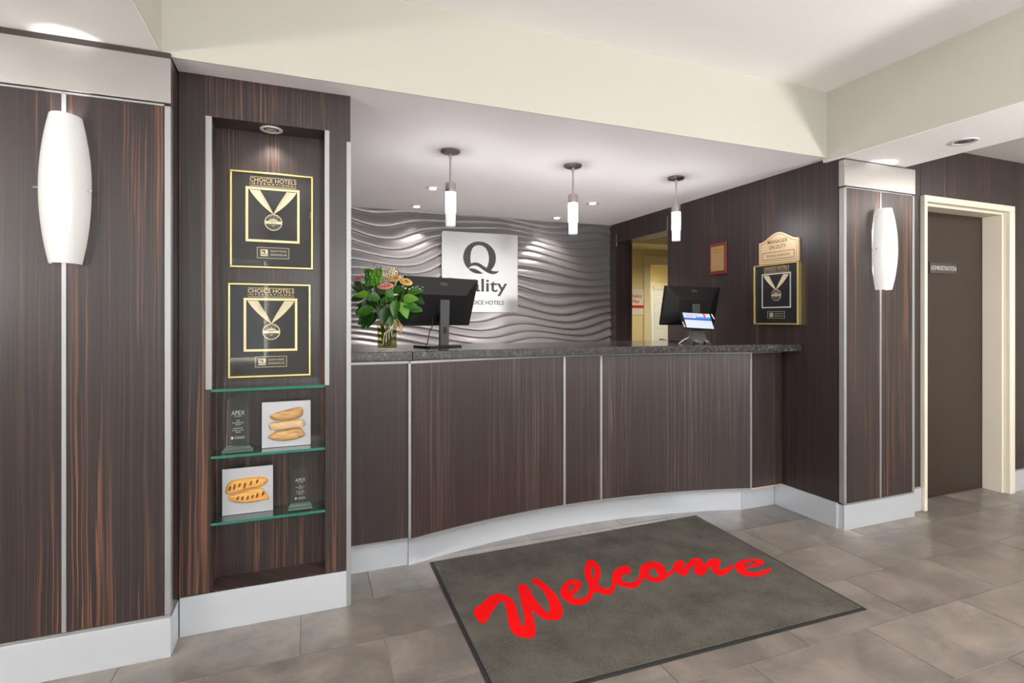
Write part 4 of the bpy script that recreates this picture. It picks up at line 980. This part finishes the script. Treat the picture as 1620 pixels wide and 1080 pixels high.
STEM = mat('flower_stem', (0.12, 0.20, 0.03), 0.5)
def leaf_mat(name, col):
    m = mat(name, col, 0.38); b = m.node_tree.nodes['Principled BSDF']
    b.inputs['Subsurface Weight'].default_value = 0.0
    return m
LEAFS = [leaf_mat('leaf_deep_green', (0.014, 0.060, 0.008)), leaf_mat('leaf_green', (0.034, 0.140, 0.010)), leaf_mat('leaf_bright_green', (0.10, 0.27, 0.015))]
def leaf_geo(L, W, fold, curl, n=8):
    P = []
    for i in range(n + 1):
        t = i / n; w = W * math.sin(PI * min(1, t ** 0.78)) ** 0.8 * (1 - .12 * t) + .0004
        y = L * t; z0 = -curl * t * t
        P.append([(-w, y, z0 + fold * w), (-w * .5, y, z0 + fold * w * .35), (0, y, z0 - .0005), (w * .5, y, z0 + fold * w * .35), (w, y, z0 + fold * w)])
    return P
def leaf(parent, base, tip_dir, face, L, W, mt, curl=0.012):
    d = Vector(tip_dir).normalized(); n_ = Vector(face); n_ = (n_ - d * n_.dot(d)).normalized(); x = d.cross(n_)
    M = Matrix(((x.x, d.x, n_.x, base.x), (x.y, d.y, n_.y, base.y), (x.z, d.z, n_.z, base.z), (0, 0, 0, 1)))
    return MB().grid(leaf_geo(L, W, 0.25, curl)).xf(M).obj('leaf', mt, parent, smooth='all')
CV = -FW                                            # towards the lobby
def branch(label, top, leaves, lean=0.0):
    """top = (dx, z, depth) ; leaves = list of (dx,z,dep, dirx,dirz, size, tone, facing)"""
    t = thing('leafy_branch', (VX + lean * .3, VY, VZ + .02), label, 'foliage', 'leafy branches in the vase')
    MB().tube([vp(lean * .02, .020, lean * .01), vp(top[0] * .2, .15, top[2] * .2), vp(top[0] * .6, (.17 + top[1]) / 2, top[2] * .6), vp(*top)], [.004, .0035, .003, .002], 7).obj('stem', STEM, t)
    for dx, z, dep, ux, uz, L, tone, fx in leaves:
        leaf(t, vp(dx, z, dep), R_ * ux + Vector((0, 0, uz)) + CV * .25, CV * 1.0 + Vector((0, 0, .45)) + R_ * fx, L, L * .31, LEAFS[tone], L * .14)
P_ = .00333
def L4(px, py, ux, uz, Lpx, tone, dep=0.0, fx=0.0):      # offsets from the vase foot, in units of P_ metres
    return ((px - 612) * P_, (554 - py) * P_, dep, ux, uz, Lpx * P_, tone, fx)
branch('leafy branch with a big pale leaf facing forward over the vase rim, right of centre', (.06, .29, -.03), [L4(632, 475, -.15, -1, 27, 1, -.075), L4(640, 473, 1, .0, 26, 2, -.055), L4(638, 478, .45, -1, 28, 2, -.06, .4), L4(640, 478, 1, -.35, 26, 1, -.05), L4(622, 480, -.25, -1, 24, 0, -.05), L4(628, 470, -.9, -.3, 24, 1, -.05)], .5)
branch('leafy branch spreading right in front of the black monitor', (.13, .30, .0), [L4(646, 462, 1, .1, 26, 1, -.03), L4(650, 466, .9, .5, 20, 0, -.02), L4(645, 485, 1, -.25, 26, 1, -.02), L4(650, 490, 1, .15, 19, 1, -.01), L4(640, 462, .2, 1, 20, 1, -.02), L4(655, 470, .8, -.5, 20, 0, .01)], .9)
branch('leafy branch with dark leaves hanging over the front of the vase', (-.01, .24, -.05), [L4(616, 486, -.15, -1, 28, 0, -.075), L4(604, 484, .35, -.8, 24, 0, -.06), L4(622, 500, .1, -.8, 17, 1, -.075), L4(606, 474, -.8, .2, 22, 1, -.06), L4(626, 470, -.6, .5, 22, 1, -.06)], .0)
branch('leafy branch with dark drooping leaves on the left of the vase', (-.10, .26, .0), [L4(594, 488, -1, -.3, 30, 1, -.04), L4(590, 492, -.8, -.8, 30, 0, -.03), L4(596, 494, -.6, -1, 28, 0, -.02), L4(585, 484, -1, .1, 22, 0, .01), L4(582, 500, -.3, -1, 22, 0, -.03), L4(575, 486, -.9, -.5, 18, 0, .03)], -.6)
branch('leafy branch with one bright yellow-green leaf on the left side of the bouquet', (-.11, .33, .0), [L4(589, 466, -1, -.1, 22, 2, -.06, -.3), L4(580, 462, -1, .4, 24, 0, .0), L4(575, 470, -1, -.2, 22, 0, .0), L4(590, 456, -.5, .8, 20, 0, .0), L4(572, 455, -.7, .6, 18, 0, .02), L4(584, 474, -.3, -.9, 20, 0, -.03)], -.5)
branch('upright leafy branch behind the coral flower at the middle of the bouquet', (.01, .34, .02), [L4(612, 462, .6, .8, 22, 1, -.02), L4(606, 466, -.5, .8, 24, 0, -.02), L4(622, 462, .9, .3, 24, 1, -.03), L4(610, 470, .1, -1, 24, 0, -.03), L4(628, 455, .6, .7, 18, 0, .0), L4(600, 474, -.7, -.4, 20, 0, -.02)], .1)

bk_ = [L4(random.uniform(572, 650), random.uniform(462, 498), random.uniform(-1, 1), random.uniform(-.6, .9), random.uniform(20, 28), 0, random.uniform(.015, .05)) for _ in range(16)]
branch('bushy dark green branch at the back of the bouquet, against the wave wall', (.0, .30, .04), bk_, .2)

def daisy(dx, z, dep, r, tilt_dir, label, c_in, c_out, group, rings=2, np_=22):
    c = vp(dx, z, dep)
    t = thing('gerbera_flower', tuple(vp(dx * .15, .03, dep * .15)), label, 'flower', group)
    MB().tube([vp(dx * .15, .03, dep * .15), vp(dx * .25, .16, dep * .25), vp(dx * .75, z * .75, dep * .75), c], .0026, 7).obj('stem', STEM, t)
    n_ = Vector(tilt_dir).normalized(); a = n_.orthogonal().normalized(); b = n_.cross(a)
    for rg in range(rings):
        m = MB(); rr = r * (1 - .28 * rg); cnt = np_ - 5 * rg
        for i in range(cnt):
            an = 2 * PI * (i + .5 * rg) / cnt; d = a * math.cos(an) + b * math.sin(an); s = n_.cross(d)
            w = rr * .16; lift = .0015 + .0035 * rg
            pts = []
            for kx, kw, kz in ((.18, .5, 0.0), (.55, 1.0, .10 + .08 * rg), (.86, .9, .06 + .15 * rg), (1.0, .15, -.04 + .2 * rg)):
                for sg in (-1, 0, 1):
                    pts.append(c + d * (rr * kx) + s * (w * kw * sg) + n_ * (lift + rr * kz + (.0015 if sg else 0)))
            m.add(pts, [(j*3+q, j*3+q+1, j*3+q+4, j*3+q+3) for j in range(3) for q in range(2)])
        m.obj('petal_ring', c_out if rg == 0 else c_in, t, smooth='all')
    M4 = Matrix(((a.x, b.x, n_.x, c.x), (a.y, b.y, n_.y, c.y), (a.z, b.z, n_.z, c.z), (0, 0, 0, 1)))
    MB().lathe([(0, -.006), (r * .2, -.004), (r * .30, .004), (r * .24, .009), (0, .0095)], n=14, cap=False).xf(M4).obj('flower_centre', mat('flower_centre', (.35, .22, .05), .7), t, smooth='all')
    return t
def pm(n, c): return mat(n, c, .55)
daisy((572 - 612) * P_, (554 - 442) * P_, -.04, .031, -R_ * .35 + CV * .35 + Vector((0, 0, .75)), 'pink gerbera at the left edge of the bouquet', pm('pink_petal', (.80, .20, .28)), pm('light_pink_petal', (.82, .32, .38)), 'gerberas in the vase', 2)
daisy((616 - 612) * P_, (554 - 455) * P_, -.085, .042, CV * .42 + Vector((0, 0, .85)), 'coral pink gerbera low at the centre of the bouquet', pm('coral_petal', (.80, .26, .22)), pm('light_coral_petal', (.85, .36, .32)), 'gerberas in the vase', 2)
daisy((627 - 612) * P_, (554 - 442) * P_, -.03, .034, CV * .45 + Vector((0, 0, .7)) - R_ * .1, 'yellow gerbera below the cream bloom', pm('yellow_petal', (.75, .43, .10)), pm('light_yellow_petal', (.85, .60, .25)), 'gerberas in the vase', 2)
daisy((643 - 612) * P_, (554 - 447) * P_, -.02, .035, CV * .45 + Vector((0, 0, .7)) + R_ * .25, 'yellow gerbera at the right edge, against the black monitor', pm('amber_petal', (.72, .38, .08)), pm('light_amber_petal', (.85, .56, .22)), 'gerberas in the vase', 2)
# cream bloom: a ball of curled petals
cbm = thing('cream_bloom', tuple(vp(.0, .03, .01)), 'round cream bloom at the top of the bouquet', 'flower')
MB().tube([vp(.0, .03, .01), vp(0, .2, .02), vp(.006, .35, .02)], .003, 7).obj('stem', STEM, cbm)
CRP = mat('cream_petal', (.80, .72, .50), .6)
for cxp, cyp, rr in ((618, 433, .034), (609, 440, .028), (606, 433, .022)):
    c = vp((cxp - 612) * P_, (554 - cyp) * P_, .015); m = MB()
    for i in range(70):
        zz = 1 - 2 * (i + .5) / 70; an = i * 2.39996; q = math.sqrt(1 - zz * zz)
        n_ = Vector((q * math.cos(an), q * math.sin(an), zz)); a = n_.orthogonal().normalized(); b = n_.cross(a); s = rr * .42; p = c + n_ * rr * random.uniform(.85, 1.02)
        m.add([p - a * s * .5 - n_ * s * .3, p + b * s * .55 + n_ * s * .15, p + a * s * .5 - n_ * s * .3, p - b * s * .45 + n_ * s * .2, p + n_ * s * .1], [(0, 3, 4), (3, 2, 4), (2, 1, 4), (1, 0, 4)])
    m.obj('petal_cluster', CRP, cbm)
# ruffled bright green foliage
rk = thing('ruffled_foliage', tuple(vp(-.02, .03, -.01)), 'bright ruffled green sprig between the pink and coral gerberas', 'foliage')
MB().tube([vp(-.01, .03, -.01), vp(-.03, .2, -.03), vp(-.06, .34, -.05)], .003, 7).obj('stem', STEM, rk)
for i in range(6):
    px, py = 586 + (i % 3) * 8, 438 + (i // 3) * 9 + (i % 2) * 3
    c = vp((px - 612) * P_, (554 - py) * P_ - .02, -.05); P = []
    for r_ in range(7):
        row = []
        for s_ in range(7):
            q = s_ / 6 - .5; y = r_ / 6
            w = .045 * (0.4 + y * .9) * (1 - .5 * y ** 4)
            row.append(c + R_ * (q * w) + Vector((0, 0, .06 * y)) + CV * (.010 * math.sin(q * 14 + i) * y + .006 * math.sin(y * 9 + i * 2)))
        P.append(row)
    MB().grid(P).obj('ruffled_leaf', LEAFS[2 if i % 3 else 1], rk, smooth='all')
# dry seed sprigs and small white filler
sp_ = thing('dried_sprig', tuple(vp(-.005, .03, .02)), 'wispy dark seed sprig rising above the cream bloom', 'foliage')
m = MB(); bd = MB()
for i in range(9):
    ex, ez = random.uniform(-.105, .075), random.uniform(.405, .455)
    tip = vp(ex, ez, .03 + random.uniform(-.02, .02)); b0 = vp(-.01, .27, .03)
    m.tube([b0, b0.lerp(tip, .5) + Vector((0, 0, .02)), tip], .0014, 4)
    for j in range(6):
        p = b0.lerp(tip, random.uniform(.6, 1.02)) + Vector((random.uniform(-.014, .014), random.uniform(-.01, .01), random.uniform(-.002, .016)))
        bd.lathe([(0, -.006), (.0046, 0), (0, .006)], p, 5, cap=False)
m.tube([vp(-.005, .03, .02), vp(-.01, .16, .02), vp(-.01, .28, .03)], .0022, 6)
m.obj('stem', mat('dry_stem', (.09, .06, .045), .8), sp_); bd.obj('seed_heads', mat('seed_heads', (.12, .085, .075), .8), sp_)
wf_ = thing('filler_flower', tuple(vp(.03, .03, -.01)), 'tiny white filler blooms right of the yellow gerberas', 'flower')
m = MB(); bd = MB(); m.tube([vp(.03, .03, -.01), vp(.035, .16, -.01), vp(.10, .29, -.03)], .002, 6)
for px, py, rr in ((644, 457, .006), (650, 458, .004), (655, 455, .003), (667, 458, .004), (663, 454, .003), (640, 454, .004), (671, 455, .003)):
    tip = vp((px - 612) * P_, (554 - py) * P_, -.05); m.tube([vp(.09, .27, -.03), tip], .0009, 4); bd.lathe([(0, -rr), (rr * .9, -rr * .3), (rr, rr * .3), (0, rr)], tip, 8, cap=False)
m.obj('stem', STEM, wf_); bd.obj('bloom_heads', mat('white_bloom', (.80, .82, .76), .6), wf_)
